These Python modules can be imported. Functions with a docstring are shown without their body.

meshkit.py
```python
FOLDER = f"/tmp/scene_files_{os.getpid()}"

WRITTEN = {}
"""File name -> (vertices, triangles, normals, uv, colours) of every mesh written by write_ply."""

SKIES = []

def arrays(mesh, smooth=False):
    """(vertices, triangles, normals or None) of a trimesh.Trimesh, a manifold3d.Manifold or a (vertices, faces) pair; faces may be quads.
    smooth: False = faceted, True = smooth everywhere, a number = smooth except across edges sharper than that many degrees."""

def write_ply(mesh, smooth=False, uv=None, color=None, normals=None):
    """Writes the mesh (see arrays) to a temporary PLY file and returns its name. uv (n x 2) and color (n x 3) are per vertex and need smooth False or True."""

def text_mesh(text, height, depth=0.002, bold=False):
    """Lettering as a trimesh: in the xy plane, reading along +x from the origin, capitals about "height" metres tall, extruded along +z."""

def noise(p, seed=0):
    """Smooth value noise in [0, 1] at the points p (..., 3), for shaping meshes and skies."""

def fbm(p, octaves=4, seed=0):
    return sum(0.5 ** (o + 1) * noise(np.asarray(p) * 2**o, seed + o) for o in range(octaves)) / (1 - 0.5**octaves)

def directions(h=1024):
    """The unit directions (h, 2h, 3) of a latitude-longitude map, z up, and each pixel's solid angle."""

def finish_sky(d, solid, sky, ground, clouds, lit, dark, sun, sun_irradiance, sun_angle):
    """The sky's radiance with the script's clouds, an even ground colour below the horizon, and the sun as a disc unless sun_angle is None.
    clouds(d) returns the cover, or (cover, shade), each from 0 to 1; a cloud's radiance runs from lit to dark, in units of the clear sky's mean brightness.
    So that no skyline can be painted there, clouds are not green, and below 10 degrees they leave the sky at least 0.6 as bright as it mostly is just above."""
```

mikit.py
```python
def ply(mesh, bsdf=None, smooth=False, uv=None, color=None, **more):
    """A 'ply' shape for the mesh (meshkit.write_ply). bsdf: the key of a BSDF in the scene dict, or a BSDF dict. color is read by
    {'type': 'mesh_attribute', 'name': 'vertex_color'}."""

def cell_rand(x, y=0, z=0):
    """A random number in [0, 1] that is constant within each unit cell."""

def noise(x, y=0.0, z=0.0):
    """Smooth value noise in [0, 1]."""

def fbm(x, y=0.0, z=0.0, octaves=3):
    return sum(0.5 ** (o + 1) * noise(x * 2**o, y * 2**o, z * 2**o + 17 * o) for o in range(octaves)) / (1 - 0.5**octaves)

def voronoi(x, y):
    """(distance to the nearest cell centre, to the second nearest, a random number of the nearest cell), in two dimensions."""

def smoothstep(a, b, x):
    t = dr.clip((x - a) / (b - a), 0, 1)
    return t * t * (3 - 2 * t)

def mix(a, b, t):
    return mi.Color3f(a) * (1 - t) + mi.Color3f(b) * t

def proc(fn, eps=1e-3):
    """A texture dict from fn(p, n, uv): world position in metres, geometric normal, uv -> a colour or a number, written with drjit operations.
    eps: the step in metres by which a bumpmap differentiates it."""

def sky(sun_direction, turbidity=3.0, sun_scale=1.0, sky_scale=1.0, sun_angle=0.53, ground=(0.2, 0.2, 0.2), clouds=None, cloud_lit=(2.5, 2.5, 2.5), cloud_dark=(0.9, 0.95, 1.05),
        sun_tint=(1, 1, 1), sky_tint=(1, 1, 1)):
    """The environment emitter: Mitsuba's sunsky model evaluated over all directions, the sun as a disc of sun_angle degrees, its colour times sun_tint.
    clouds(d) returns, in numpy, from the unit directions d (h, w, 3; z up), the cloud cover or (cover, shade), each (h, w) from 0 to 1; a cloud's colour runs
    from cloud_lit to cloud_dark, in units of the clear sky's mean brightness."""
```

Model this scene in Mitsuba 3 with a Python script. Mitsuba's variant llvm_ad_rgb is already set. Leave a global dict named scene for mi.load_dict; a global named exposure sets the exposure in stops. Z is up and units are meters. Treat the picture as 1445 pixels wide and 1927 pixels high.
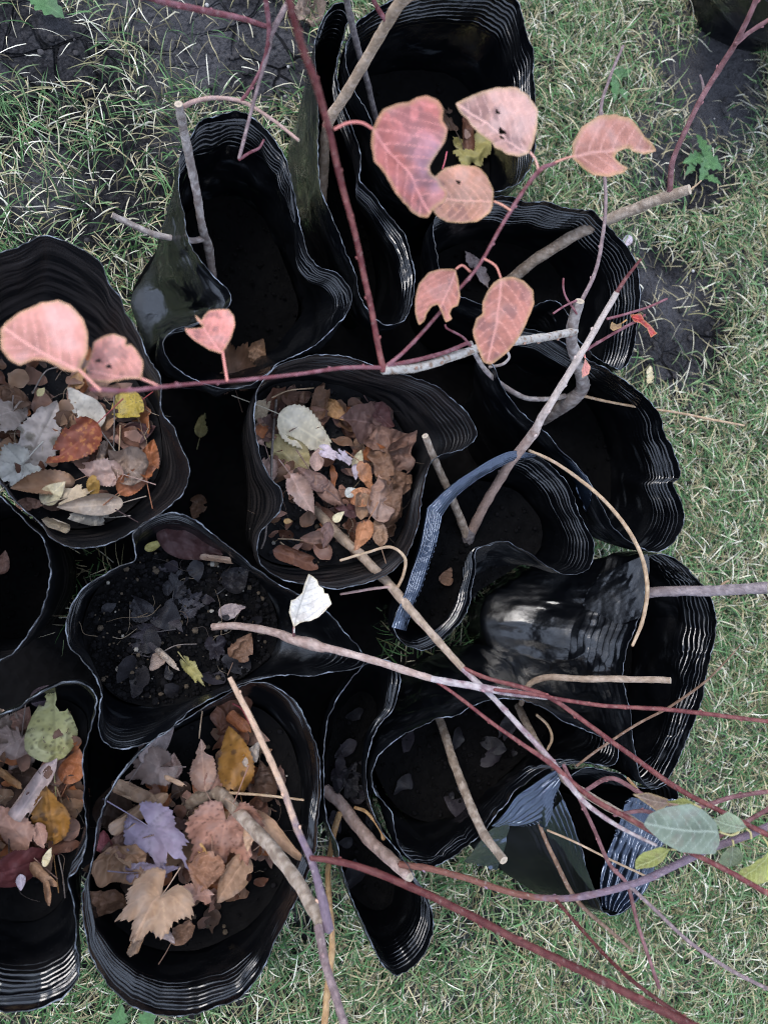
import math
import numpy as np
import trimesh
import shapely
from shapely.geometry import Polygon
from scipy.spatial import Delaunay
from scipy.ndimage import gaussian_filter1d
import drjit as dr
import mitsuba as mi
import mikit
import meshkit
from mikit import proc, noise, fbm, voronoi, smoothstep, mix

# ------------------------------------------------------------------ camera, sky, exposure
T = mi.ScalarTransform4f
EYE, FWD, UP = np.array([0,0,1.3]), np.array([0.27123,0.0805,-0.95914]), [-0.01115,0.99669,0.0805]
scene, labels = {"type": "scene"}, {}
exposure = 2.88
scene["camera"] = {"type": "thinlens", "fov": 54.997, "fov_axis": "x", "aperture_radius": 0.004, "focus_distance": 1.12, "near_clip": 0.02, "far_clip": 400.0,
                   "to_world": T().look_at(origin=EYE.tolist(), target=(EYE + FWD).tolist(), up=UP)}
scene["sky"] = mikit.sky([-0.46, 0.38, 0.80], turbidity=3, sun_scale=0.2, sun_angle=24, sun_tint=(0.86, 0.97, 1.2), clouds=lambda d: 1.0, cloud_lit=(1.74, 2.06, 2.72), cloud_dark=(0.8, 0.95, 1.2), ground=(0.08, 0.09, 0.07))

# ------------------------------------------------------------------ helpers
rng = np.random.default_rng(7)


def label(key, text, category=None, group=None, kind=None):
    labels[key] = {k: v for k, v in (("label", text), ("category", category), ("group", group), ("kind", kind)) if v}


def put(key, v, f, bsdf, color=None, smooth=True):
    scene[key] = mikit.ply((np.asarray(v, float), np.asarray(f, int)), bsdf, smooth=smooth, color=None if color is None else np.clip(color, 0, 1))
    return key


def number(name, i):
    return name if i == 0 else f"{name}_{i:03d}"


def grid_faces(nr, nc, closed):
    i, j = np.meshgrid(np.arange(nr - 1), np.arange(nc if closed else nc - 1), indexing="ij")
    a, b = i * nc + j, i * nc + (j + 1) % nc
    q = np.stack([a, b, b + nc, a + nc], -1).reshape(-1, 4)
    return np.vstack([q[:, [0, 1, 2]], q[:, [0, 2, 3]]])


def fb(p, freq, octaves=3, seed=0):
    """signed fractal noise, about -1 .. 1"""
    return 2 * meshkit.fbm(np.asarray(p) * freq + 50.3, octaves, seed) - 1


def resample(pts, n, closed=True):
    pts = np.asarray(pts, float)
    if closed:
        pts = np.vstack([pts, pts[:1]])
    s = np.r_[0, np.cumsum(np.linalg.norm(np.diff(pts, axis=0), axis=1))]
    t = np.linspace(0, s[-1], n, endpoint=not closed)
    return np.stack([np.interp(t, s, pts[:, k]) for k in range(pts.shape[1])], 1)


def curve(pts, n):
    """Catmull-Rom through open control points, n samples"""
    p = np.asarray(pts, float)
    if len(p) == 2:
        return resample(p, n, False)
    e = np.vstack([2 * p[0] - p[1], p, 2 * p[-1] - p[-2]])
    out = []
    for i in range(1, len(e) - 2):
        t = np.linspace(0, 1, 14, endpoint=False)[:, None]
        a, b, c, d = e[i - 1], e[i], e[i + 1], e[i + 2]
        out.append(0.5 * (2 * b + (c - a) * t + (2 * a - 5 * b + 4 * c - d) * t**2 + (3 * b - a - 3 * c + d) * t**3))
    return resample(np.vstack(out + [p[-1:]]), n, False)


def frames(path):
    t = np.gradient(path, axis=0)
    t /= np.linalg.norm(t, axis=1, keepdims=True) + 1e-12
    ref = np.where(np.abs(t[:, 2:3]) < 0.9, [[0, 0, 1.0]], [[1.0, 0, 0]])
    u = np.cross(t, ref)
    for i in range(1, len(u)):
        if u[i] @ u[i - 1] < 0:
            u[i] = -u[i]
    u = gaussian_filter1d(u, 1.5, axis=0, mode="nearest")
    u -= t * (u * t).sum(1, keepdims=True)
    u /= np.linalg.norm(u, axis=1, keepdims=True) + 1e-12
    return t, u, np.cross(t, u)


def tube(path, rad, sides=9):
    t, u, w = frames(path)
    a = np.arange(sides) / sides * 2 * np.pi
    ring = np.cos(a)[None, :, None] * u[:, None] + np.sin(a)[None, :, None] * w[:, None]
    v = path[:, None] + ring * np.asarray(rad).reshape(len(path), -1, 1)
    return v.reshape(-1, 3), grid_faces(len(path), sides, True), ring.reshape(-1, 3)


def blob(center, r, seed, flat=1.0, sub=1):
    m = trimesh.creation.icosphere(sub)
    v = np.array(m.vertices)
    v = v * (1 + 0.35 * fb(v, 1.7, 2, seed))[:, None] * r * np.array([1, 1, flat])
    return v + center, np.array(m.faces)


class Soup:
    """collects meshes with vertex colours for one entry"""
    def __init__(self):
        self.v, self.f, self.c, self.n = [], [], [], 0

    def add(self, v, f, c):
        c = np.broadcast_to(np.asarray(c, float), (len(v), 3))
        self.v.append(v), self.f.append(np.asarray(f) + self.n), self.c.append(c)
        self.n += len(v)

    def done(self, key, bsdf, smooth=True):
        return put(key, np.vstack(self.v), np.vstack(self.f), bsdf, np.vstack(self.c), smooth)


# ------------------------------------------------------------------ materials
VC = {"type": "mesh_attribute", "name": "vertex_color"}


def two(b):
    return {"type": "twosided", "bsdf": b}


def plastic_colour(p, n, uv):
    scuff = smoothstep(0.60, 0.86, fbm(p.x * 26, p.y * 26, p.z * 60, 4)) * smoothstep(0.44, 0.62, fbm(p.x * 7 + 9, p.y * 7, p.z * 7, 2))
    speck = smoothstep(0.80, 0.9, noise(p.x * 420, p.y * 420, p.z * 420)) * 0.10
    return mix((0.0022, 0.0026, 0.0036), (0.045, 0.05, 0.056), dr.clip(scuff * 0.8 + speck, 0, 1))


def plastic_rough(p, n, uv):
    return 0.17 + 0.24 * smoothstep(0.40, 0.70, fbm(p.x * 17, p.y * 17, p.z * 30, 3))


def dusty_colour(p, n, uv):
    streak = fbm(p.x * 18, p.y * 18, p.z * 120, 4)
    return mix((0.003, 0.0034, 0.0045), (0.036, 0.031, 0.030), smoothstep(0.30, 0.78, streak) * smoothstep(0.36, 0.56, fbm(p.x * 6, p.y * 6 + 3, p.z * 9, 2)))


scene["black_plastic"] = two({"type": "bumpmap", "arbitrary": {"type": "proc", **{k: v for k, v in proc(lambda p, n, uv: fbm(p.x * 60, p.y * 60, p.z * 40, 3), eps=6e-4).items() if k != "type"}}, "scale": 0.0012,
    "bsdf": {"type": "principled", "base_color": proc(plastic_colour), "roughness": proc(plastic_rough), "eta": 1.72}})
scene["dusty_plastic"] = two({"type": "principled", "base_color": proc(dusty_colour), "roughness": 0.46, "eta": 1.45})
scene["matte_plastic"] = two({"type": "principled", "base_color": {"type": "rgb", "value": (0.0025, 0.003, 0.004)}, "roughness": 0.38, "eta": 1.25})
scene["shiny_plastic"] = two({"type": "principled", "base_color": {"type": "rgb", "value": (0.004, 0.006, 0.010)}, "roughness": 0.22, "eta": 1.95, "spec_tint": 0.45})  # blue tint painted in for the blue sky reflected on the flaps
scene["cut_plastic"] = two({"type": "principled", "base_color": proc(lambda p, n, uv: mix((0.012, 0.014, 0.018), (0.20, 0.225, 0.26), smoothstep(0.42, 0.74, fbm(p.x * 90, p.y * 90, p.z * 90, 3)))), "roughness": 0.4, "specular": 0.6})
scene["bark"] = two({"type": "bumpmap", "arbitrary": {**proc(lambda p, n, uv: fbm(p.x * 640, p.y * 640, p.z * 640, 3), eps=3e-4)}, "scale": 0.0005,
    "bsdf": {"type": "principled", "base_color": VC, "roughness": 0.62, "specular": 0.4}})
scene["leaf_blade"] = two({"type": "principled", "base_color": VC, "roughness": 0.62, "specular": 0.35})
scene["live_leaf"] = {"type": "principledthin", "base_color": VC, "roughness": 0.4, "diff_trans": 0.36, "eta": 1.35}
scene["grass_blade"] = two({"type": "principled", "base_color": VC, "roughness": 0.55, "specular": 0.35})
scene["soil_crumb"] = two({"type": "principled", "base_color": VC, "roughness": 0.95, "specular": 0.1})


def earth_colour(p, n, uv):
    a = fbm(p.x * 9, p.y * 9, 0, 4)
    d1, d2, r = voronoi(p.x * 15 + 0.9 * fbm(p.x * 11, p.y * 11, 2, 2), p.y * 15 + 0.9 * fbm(p.x * 11, p.y * 11, 7, 2))
    crack = 1 - smoothstep(0.02, 0.09, d2 - d1)
    crack = crack * smoothstep(0.55, 0.68, fbm(p.x * 5, p.y * 5, 4, 2))
    grain = fbm(p.x * 260, p.y * 260, 0, 2)
    c = mix((0.012, 0.0115, 0.013), (0.085, 0.082, 0.087), dr.clip(0.62 * smoothstep(0.3, 0.7, a) + 0.55 * (grain - 0.4), 0, 1))
    c = c * (1 - 0.75 * crack)
    # beyond the modelled blades the lawn goes on
    away = dr.maximum(dr.abs(p.x - 0.50) - 1.0, dr.abs(p.y - 0.195) - 1.31) + 0.12 * (fbm(p.x * 9 + 3, p.y * 9, 1, 2) - 0.5)
    lawn = mix((0.05, 0.085, 0.028), (0.24, 0.23, 0.12), smoothstep(0.25, 0.75, fbm(p.x * 60, p.y * 60, 5, 3)))
    return c + (lawn - c) * smoothstep(-0.04, 0.06, away)


def earth_height(p, n, uv):
    d1, d2, r = voronoi(p.x * 15 + 0.9 * fbm(p.x * 11, p.y * 11, 2, 2), p.y * 15 + 0.9 * fbm(p.x * 11, p.y * 11, 7, 2))
    crack = (1 - smoothstep(0.02, 0.09, d2 - d1)) * smoothstep(0.45, 0.6, fbm(p.x * 5, p.y * 5, 4, 2))
    return fbm(p.x * 130, p.y * 130, 0, 4) - 1.2 * crack


scene["earth"] = two({"type": "bumpmap", "arbitrary": proc(earth_height, eps=8e-4), "scale": 0.011,
    "bsdf": {"type": "principled", "base_color": proc(earth_colour), "roughness": 0.9, "specular": 0.15}})

# ------------------------------------------------------------------ surveyed positions, millimetres in the garden's own axes (z up from the lawn)
BAGS = [('grow_bag','deep black bag with squarish ribbed opening at the top centre, yellow leaf inside',90,[[255,827,285],[244,810,282],[238,793,279],[235,772,279],[241,744,279],[250,717,279],[266,692,282],[274,674,284],[285,639,284],[306,603,277],[340,584,275],[383,570,285],[428,574,281],[475,590,280],[507,606,277],[525,620,274],[541,645,276],[548,675,279],[552,720,276],[548,767,281],[543,794,286],[548,831,284],[539,860,280],[535,894,276],[527,925,275],[484,940,277],[407,920,285],[330,892,279],[283,856,277]],None,{'ribs':1.3}),
    ('grow_bag_001','tall black bag with foot-shaped mouth and glossy dented left side near the upper left',90,[[-1,581,279],[13,604,284],[25,635,279],[43,645,276],[69,657,279],[86,660,279],[104,649,280],[121,632,284],[138,610,284],[150,587,282],[154,564,280],[165,528,275],[167,506,275],[173,479,279],[178,455,283],[193,439,284],[223,437,277],[241,420,273],[247,400,274],[234,371,279],[195,329,276],[160,307,279],[137,296,279],[122,279,285],[101,260,284],[78,255,281],[52,254,281],[26,262,279],[5,273,279],[-13,287,283],[-21,305,286],[-17,320,287],[-7,329,284],[10,338,280],[42,351,281],[66,368,275],[73,382,273],[67,397,275],[49,409,279],[38,421,281],[23,439,280],[13,458,278],[8,477,277],[6,498,279],[0,517,279],[-2,539,278]],[[-79,440],[-39,518],[27,611],[78,636],[139,602],[175,514],[202,443],[166,377],[88,327],[5,317],[-48,357]],{'zw':100,'crumple':3.4}),
    ('grow_bag_002','long narrow squeezed black bag between the foot-shaped bag and the squarish bag',60,[[223,849,286],[208,835,281],[197,806,281],[188,778,286],[189,750,286],[193,717,280],[195,678,280],[194,633,279],[196,592,273],[197,564,277],[203,543,281],[215,509,287],[226,484,286],[232,468,282],[242,455,279],[252,435,275],[254,415,273],[263,392,276],[274,374,279],[289,363,281],[310,363,282],[325,373,285],[335,402,284],[340,426,281],[341,447,282],[336,464,283],[330,488,283],[322,508,281],[306,528,279],[290,542,281],[275,560,284],[262,568,287],[252,574,287],[255,584,287],[258,611,283],[255,636,279],[247,667,275],[239,687,274],[231,708,277],[225,722,280],[221,738,283],[226,772,281],[235,808,282],[244,834,287],[237,849,287]],[[176,707],[195,776],[223,830],[261,826],[289,723],[326,611],[345,517],[334,440],[296,427],[268,472],[231,543],[190,614]],{'zw':90,'ribs':1.2}),
    ('grow_bag_003','black bag with wide ribbed mouth at the upper right under the thick grey stem',100,[[376,541,271],[373,514,272],[377,488,274],[381,462,275],[393,437,271],[417,421,269],[437,414,271],[450,412,271],[491,400,271],[536,413,273],[572,432,267],[593,429,264],[605,413,265],[610,375,272],[640,345,274],[675,331,268],[692,324,265],[711,332,264],[722,363,269],[732,405,268],[737,450,270],[732,485,276],[724,513,276],[710,538,273],[689,559,269],[669,576,269],[655,589,271],[626,584,274],[590,586,272],[569,594,269],[533,586,269],[507,595,269],[482,591,269],[442,576,270],[395,555,276]],None,{'ribs':1.3}),
    ('grow_bag_004','large black bag on the right holding the shrub with a pale side branch',100,[[469,310,278],[453,330,282],[456,350,286],[484,368,284],[519,378,276],[564,370,278],[587,354,283],[629,330,286],[662,321,280],[692,308,275],[724,288,276],[746,267,280],[757,252,281],[761,221,283],[776,201,281],[790,172,279],[794,147,279],[778,141,276],[793,115,275],[800,88,276],[791,63,280],[770,39,283],[747,25,276],[721,31,273],[689,45,277],[660,68,282],[649,92,282],[638,112,279],[633,126,277],[625,144,275],[604,167,273],[577,186,277],[553,211,281],[526,230,279],[504,250,275],[490,270,273],[477,291,275]],[[496,295],[549,366],[623,381],[709,346],[762,268],[781,189],[778,109],[721,69],[667,79],[605,136],[535,211]],{'ribs':1.3,'zw':100}),
    ('grow_bag_005','black hourglass-shaped bag right of the centre with a folded-over blue-shining edge',160,[[532,177,277],[560,165,272],[587,144,267],[602,121,268],[606,92,272],[619,68,275],[631,45,276],[633,17,271],[622,-1,271],[596,-9,276],[572,-7,275],[547,8,269],[525,26,265],[506,34,265],[490,43,268],[473,44,270],[453,37,275],[433,35,277],[428,25,276],[432,7,274],[426,-21,270],[422,-47,273],[411,-71,273],[393,-90,269],[366,-108,276],[345,-115,276],[323,-108,270],[310,-96,267],[302,-79,266],[321,-35,265],[342,12,268],[353,51,265],[358,86,267],[371,106,271],[395,123,265],[425,142,266],[469,167,266],[500,179,272]],[[365,57],[403,120],[481,158],[560,141],[609,86],[608,30],[536,-6],[476,-41],[428,-89],[381,-101],[349,-65]],{'zw':130,'edge':0.25}),
    ('grow_bag_006','black bag at the very centre packed with dry brown leaves and soil',140,[[103,234,279],[107,254,283],[117,272,286],[136,292,279],[162,303,278],[186,310,279],[218,313,276],[245,310,280],[263,303,284],[285,294,284],[332,288,277],[362,281,276],[381,271,279],[400,254,281],[422,236,279],[434,221,275],[439,207,274],[430,192,276],[408,179,281],[376,172,280],[360,161,281],[352,139,284],[345,109,283],[344,74,276],[334,47,279],[320,18,278],[297,-3,277],[263,-16,285],[229,-23,281],[213,-24,281],[190,-18,280],[164,-15,278],[139,-9,277],[121,2,280],[110,14,281],[106,36,283],[110,57,285],[125,69,284],[139,85,281],[143,103,283],[139,118,284],[126,130,280],[115,149,278],[108,174,280],[103,208,279]],[[98,240],[127,294],[186,312],[265,305],[337,273],[373,217],[377,145],[369,83],[339,35],[271,12],[194,8],[135,15],[104,48],[115,98],[110,165]],{'zw':140,'dusty':1,'ribs':0.8}),
    ('grow_bag_007','wide black bag at the left filled with grey and orange leaves',120,[[-228,413,281],[-204,422,285],[-180,444,276],[-170,449,275],[-148,443,277],[-135,436,280],[-116,426,285],[-101,415,287],[-95,405,286],[-89,383,283],[-75,372,280],[-69,351,276],[-55,332,278],[-48,315,279],[-40,291,281],[-26,274,280],[-20,257,279],[-22,236,281],[-22,218,281],[-4,198,279],[5,170,281],[15,154,283],[17,131,281],[10,108,283],[-9,89,286],[-27,75,279],[-46,63,280],[-64,49,280],[-91,38,273],[-115,34,281],[-134,36,284],[-152,46,284],[-166,66,281],[-183,80,276],[-201,98,275],[-214,119,281],[-239,155,283],[-257,223,276],[-263,309,286],[-254,379,286]],[[-268,347],[-211,392],[-137,373],[-75,319],[-27,247],[-19,172],[-41,122],[-86,81],[-138,65],[-189,76],[-233,111],[-277,180],[-286,266]],{'zw':120,'dusty':1,'ribs':0.3,'crumple':0.7}),
    ('grow_bag_008','black bag half out of frame at the left edge, nearly without leaves',100,[[-254,98,287],[-226,106,280],[-214,100,276],[-199,84,273],[-180,64,276],[-164,50,281],[-157,33,281],[-152,4,282],[-155,-23,284],[-164,-52,277],[-178,-77,283],[-193,-97,280],[-208,-106,281],[-242,-110,284],[-285,-42,284],[-282,55,285]],None,{'dusty':1,'ribs':0.3}),
    ('grow_bag_009','black bag of bare dark soil left of centre with a long tapering right end',150,[[-55,53,282],[-53,36,283],[-47,21,284],[-51,16,282],[-73,9,278],[-97,-4,279],[-118,-20,273],[-129,-42,278],[-134,-65,278],[-130,-90,276],[-108,-113,282],[-94,-133,281],[-88,-150,278],[-91,-169,279],[-93,-193,281],[-86,-214,278],[-69,-223,281],[-51,-222,281],[-31,-217,281],[-7,-204,287],[9,-189,281],[26,-176,281],[49,-165,282],[72,-157,274],[92,-147,277],[115,-142,280],[140,-140,279],[154,-138,280],[169,-143,283],[184,-142,286],[203,-138,283],[233,-139,274],[252,-135,275],[260,-127,278],[251,-107,280],[231,-88,284],[215,-66,287],[192,-46,283],[164,-31,275],[130,-12,277],[106,5,281],[83,26,279],[60,44,276],[45,56,277],[27,70,282],[10,78,286],[-8,82,286],[-31,74,278],[-44,65,279]],[[-132,-75],[-111,-18],[-61,24],[-1,60],[62,32],[126,-10],[155,-67],[151,-124],[110,-154],[48,-179],[-20,-198],[-79,-183],[-116,-136]],{'zw':150,'ribs':0.5}),
    ('grow_bag_010','tall black bag at the lower left edge with a spotted pale green leaf',120,[[-213,-173,275],[-185,-165,279],[-176,-155,275],[-158,-144,276],[-136,-134,284],[-114,-134,282],[-100,-146,280],[-94,-159,279],[-96,-174,281],[-101,-195,281],[-107,-217,275],[-111,-235,275],[-107,-262,279],[-109,-276,279],[-105,-299,278],[-103,-333,280],[-107,-353,286],[-116,-369,283],[-126,-377,279],[-118,-398,281],[-112,-431,284],[-114,-454,282],[-108,-479,276],[-110,-502,273],[-124,-515,279],[-156,-526,277],[-195,-519,285],[-232,-509,273],[-266,-414,286],[-278,-263,280],[-245,-183,286]],[[-258,-229],[-211,-188],[-155,-176],[-119,-201],[-124,-261],[-124,-337],[-128,-396],[-141,-454],[-169,-487],[-217,-487],[-271,-452],[-294,-342]],{'zw':120,'ribs':0.9}),
    ('grow_bag_011','big round black bag at the lower left heaped with maple leaves including a lavender one',120,[[81,-154,274],[75,-159,273],[49,-171,282],[30,-182,280],[7,-194,283],[-25,-213,282],[-47,-232,283],[-69,-260,279],[-82,-285,283],[-92,-320,281],[-94,-350,283],[-99,-371,287],[-107,-394,282],[-105,-427,280],[-100,-450,280],[-99,-468,279],[-86,-490,279],[-70,-515,283],[-47,-535,286],[-14,-556,278],[20,-565,275],[50,-555,285],[86,-551,281],[113,-525,283],[127,-494,283],[144,-463,283],[158,-441,282],[172,-411,285],[187,-376,283],[188,-340,286],[195,-308,278],[194,-262,279],[191,-245,279],[179,-212,280],[161,-176,282],[143,-160,283],[126,-150,282],[102,-146,279]],[[-100,-369],[-72,-288],[-13,-243],[57,-212],[122,-199],[176,-252],[196,-327],[192,-399],[171,-469],[123,-533],[44,-561],[-31,-550],[-83,-505],[-106,-436]],{'zw':120,'ribs':1.3}),
    ('grow_bag_012','thin pinched black bag at the bottom centre with a rough pale-barked stump',110,[[262,-131,267],[247,-147,263],[221,-176,269],[209,-201,264],[204,-224,264],[201,-255,270],[200,-273,270],[201,-317,270],[204,-341,274],[217,-371,275],[222,-392,272],[231,-428,266],[242,-456,264],[256,-489,270],[270,-521,273],[283,-545,271],[302,-563,267],[326,-559,263],[345,-537,269],[360,-511,263],[357,-483,265],[345,-454,271],[324,-421,276],[306,-393,273],[289,-373,269],[277,-353,269],[268,-331,271],[261,-305,272],[260,-272,271],[267,-236,277],[280,-215,274],[301,-198,272],[308,-170,277],[312,-150,274],[306,-136,272],[297,-127,270],[279,-126,270]],[[259,-217],[295,-185],[326,-213],[312,-272],[302,-338],[324,-416],[350,-494],[345,-543],[309,-546],[270,-509],[249,-441],[234,-357],[234,-291]],{'ribs':1.1,'zw':110}),
    ('grow_bag_013','slumped black bag below the centre with the cut brown stem leaning out of it',100,[[268,-283,270],[276,-260,274],[292,-246,275],[319,-232,267],[346,-223,270],[369,-214,267],[396,-214,264],[415,-203,269],[436,-193,274],[467,-190,271],[505,-195,271],[543,-210,269],[572,-231,271],[600,-243,273],[632,-256,271],[662,-270,267],[671,-281,265],[665,-299,266],[650,-305,270],[621,-298,275],[603,-292,276],[578,-295,271],[555,-298,270],[533,-300,271],[510,-317,267],[488,-330,264],[473,-348,269],[459,-358,268],[448,-374,264],[423,-391,268],[391,-411,267],[361,-421,271],[335,-413,277],[316,-399,276],[306,-384,273],[301,-364,270],[300,-341,265],[287,-324,266],[273,-312,269]],[[308,-267],[350,-200],[412,-159],[511,-131],[591,-157],[652,-225],[629,-298],[556,-347],[485,-404],[408,-422],[353,-391],[317,-328]],{'zw':90,'crumple':2.8,'ribs':0.8}),
    ('grow_bag_014','large leaning black bag at the right edge with a horizontal grey stem crossing its rim',80,[[735,21,264],[735,7,266],[725,-20,271],[719,-54,271],[714,-77,269],[698,-101,273],[685,-120,276],[680,-142,274],[676,-170,271],[681,-198,272],[687,-220,272],[689,-247,271],[694,-276,267],[701,-304,264],[704,-327,265],[716,-343,268],[734,-341,271],[750,-330,276],[764,-312,275],[783,-287,270],[797,-254,275],[819,-222,271],[830,-186,269],[836,-158,272],[855,-121,266],[863,-87,265],[851,-52,268],[832,-28,272],[804,-4,276],[779,17,274],[760,24,268]],[[512,-62],[596,-7],[703,11],[780,-14],[822,-89],[823,-186],[790,-291],[734,-315],[640,-262],[550,-174]],{'zw':90,'ribs':1.0,'crumple':2.9}),
    ('grow_bag_015','crumpled black bag at the lower right with shiny blue ribs and torn flaps',70,[[564,-332,256],[580,-322,252],[606,-311,252],[625,-307,255],[659,-317,251],[679,-322,247],[694,-331,246],[703,-345,247],[739,-353,249],[764,-343,255],[778,-351,256],[783,-368,254],[778,-401,249],[762,-422,252],[744,-451,252],[734,-482,247],[719,-503,251],[697,-522,251],[677,-535,249],[652,-534,253],[637,-525,255],[627,-501,252],[619,-464,244],[605,-420,246],[588,-379,254],[573,-348,257]],[[491,-473],[543,-424],[615,-394],[689,-401],[731,-442],[740,-490],[716,-543],[699,-587],[672,-597],[630,-578],[570,-535]],{'zw':70,'crumple':1.6,'ribs':1.6,'flare':1,'matte':1}),
    ('grow_bag_016','dark plastic bag cut off by the top right corner of the frame',100,[[987,1072,265],[1012,1146,269],[1110,1221,272],[1242,1245,269],[1315,1164,268],[1273,1051,274],[1171,1002,269],[1060,1010,271]],[[1068,1246],[1110,1341],[1249,1437],[1413,1451],[1466,1346],[1411,1219],[1289,1169],[1175,1162],[1108,1184]],{'zw':60,'ribs':0.4})]
FLAPS = [('grow_bag_005','folded_edge',[[300,-80,272],[312,-49,275],[325,-15,275],[337,18,275],[347,52,275],[356,92,272]],[[325,-87,262],[335,-58,262],[349,-26,263],[361,7,264],[372,40,264],[383,84,264]],1.0),
    ('grow_bag_005','folded_edge_001',[[356,92,272],[391,125,274],[434,153,275],[467,172,275],[499,183,275],[537,179,272]],[[383,81,262],[404,109,264],[443,139,265],[476,157,266],[503,169,267],[535,174,268]],0.5),
    ('grow_bag_004','outer_fold',[[575,184,272],[600,166,274],[622,143,275],[633,123,272]],[[599,170,250],[615,145,246],[627,117,244],[641,94,240]],0.3),
    ('grow_bag_013','torn_flap',[[433,-403,255],[455,-382,258],[485,-375,258]],[[442,-459,170],[478,-473,160],[510,-487,150]],0.0),
    ('grow_bag_013','curled_edge',[[454,-377,260],[469,-355,275],[486,-332,280],[510,-319,280],[550,-298,280]],[[485,-386,235],[515,-390,240],[537,-386,245],[555,-371,250],[569,-331,255]],1.4),
    ('grow_bag_015','curled_edge',[[528,-344,265],[532,-330,275],[542,-320,280]],[[543,-390,240],[548,-391,250],[553,-368,260]],0.6),
    ('grow_bag_015','creased_panel',[[784,-370,252],[761,-422,254],[742,-450,254],[717,-502,254],[672,-534,250]],[[709,-369,222],[690,-420,215],[668,-468,212],[654,-506,215],[654,-532,222]],1.6),
    ('grow_bag_015','creased_panel_001',[[574,-349,256],[587,-380,257],[611,-458,257],[637,-523,255]],[[560,-399,200],[596,-458,170],[639,-534,140],[673,-575,140]],1.5),
    ('grow_bag_014','pinched_fold',[[730,24,272],[733,0,272],[726,-25,272],[719,-55,272],[714,-76,272]],[[685,-8,205],[671,-35,190],[663,-61,185],[666,-83,190],[679,-103,210]],0.0)]
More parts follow.
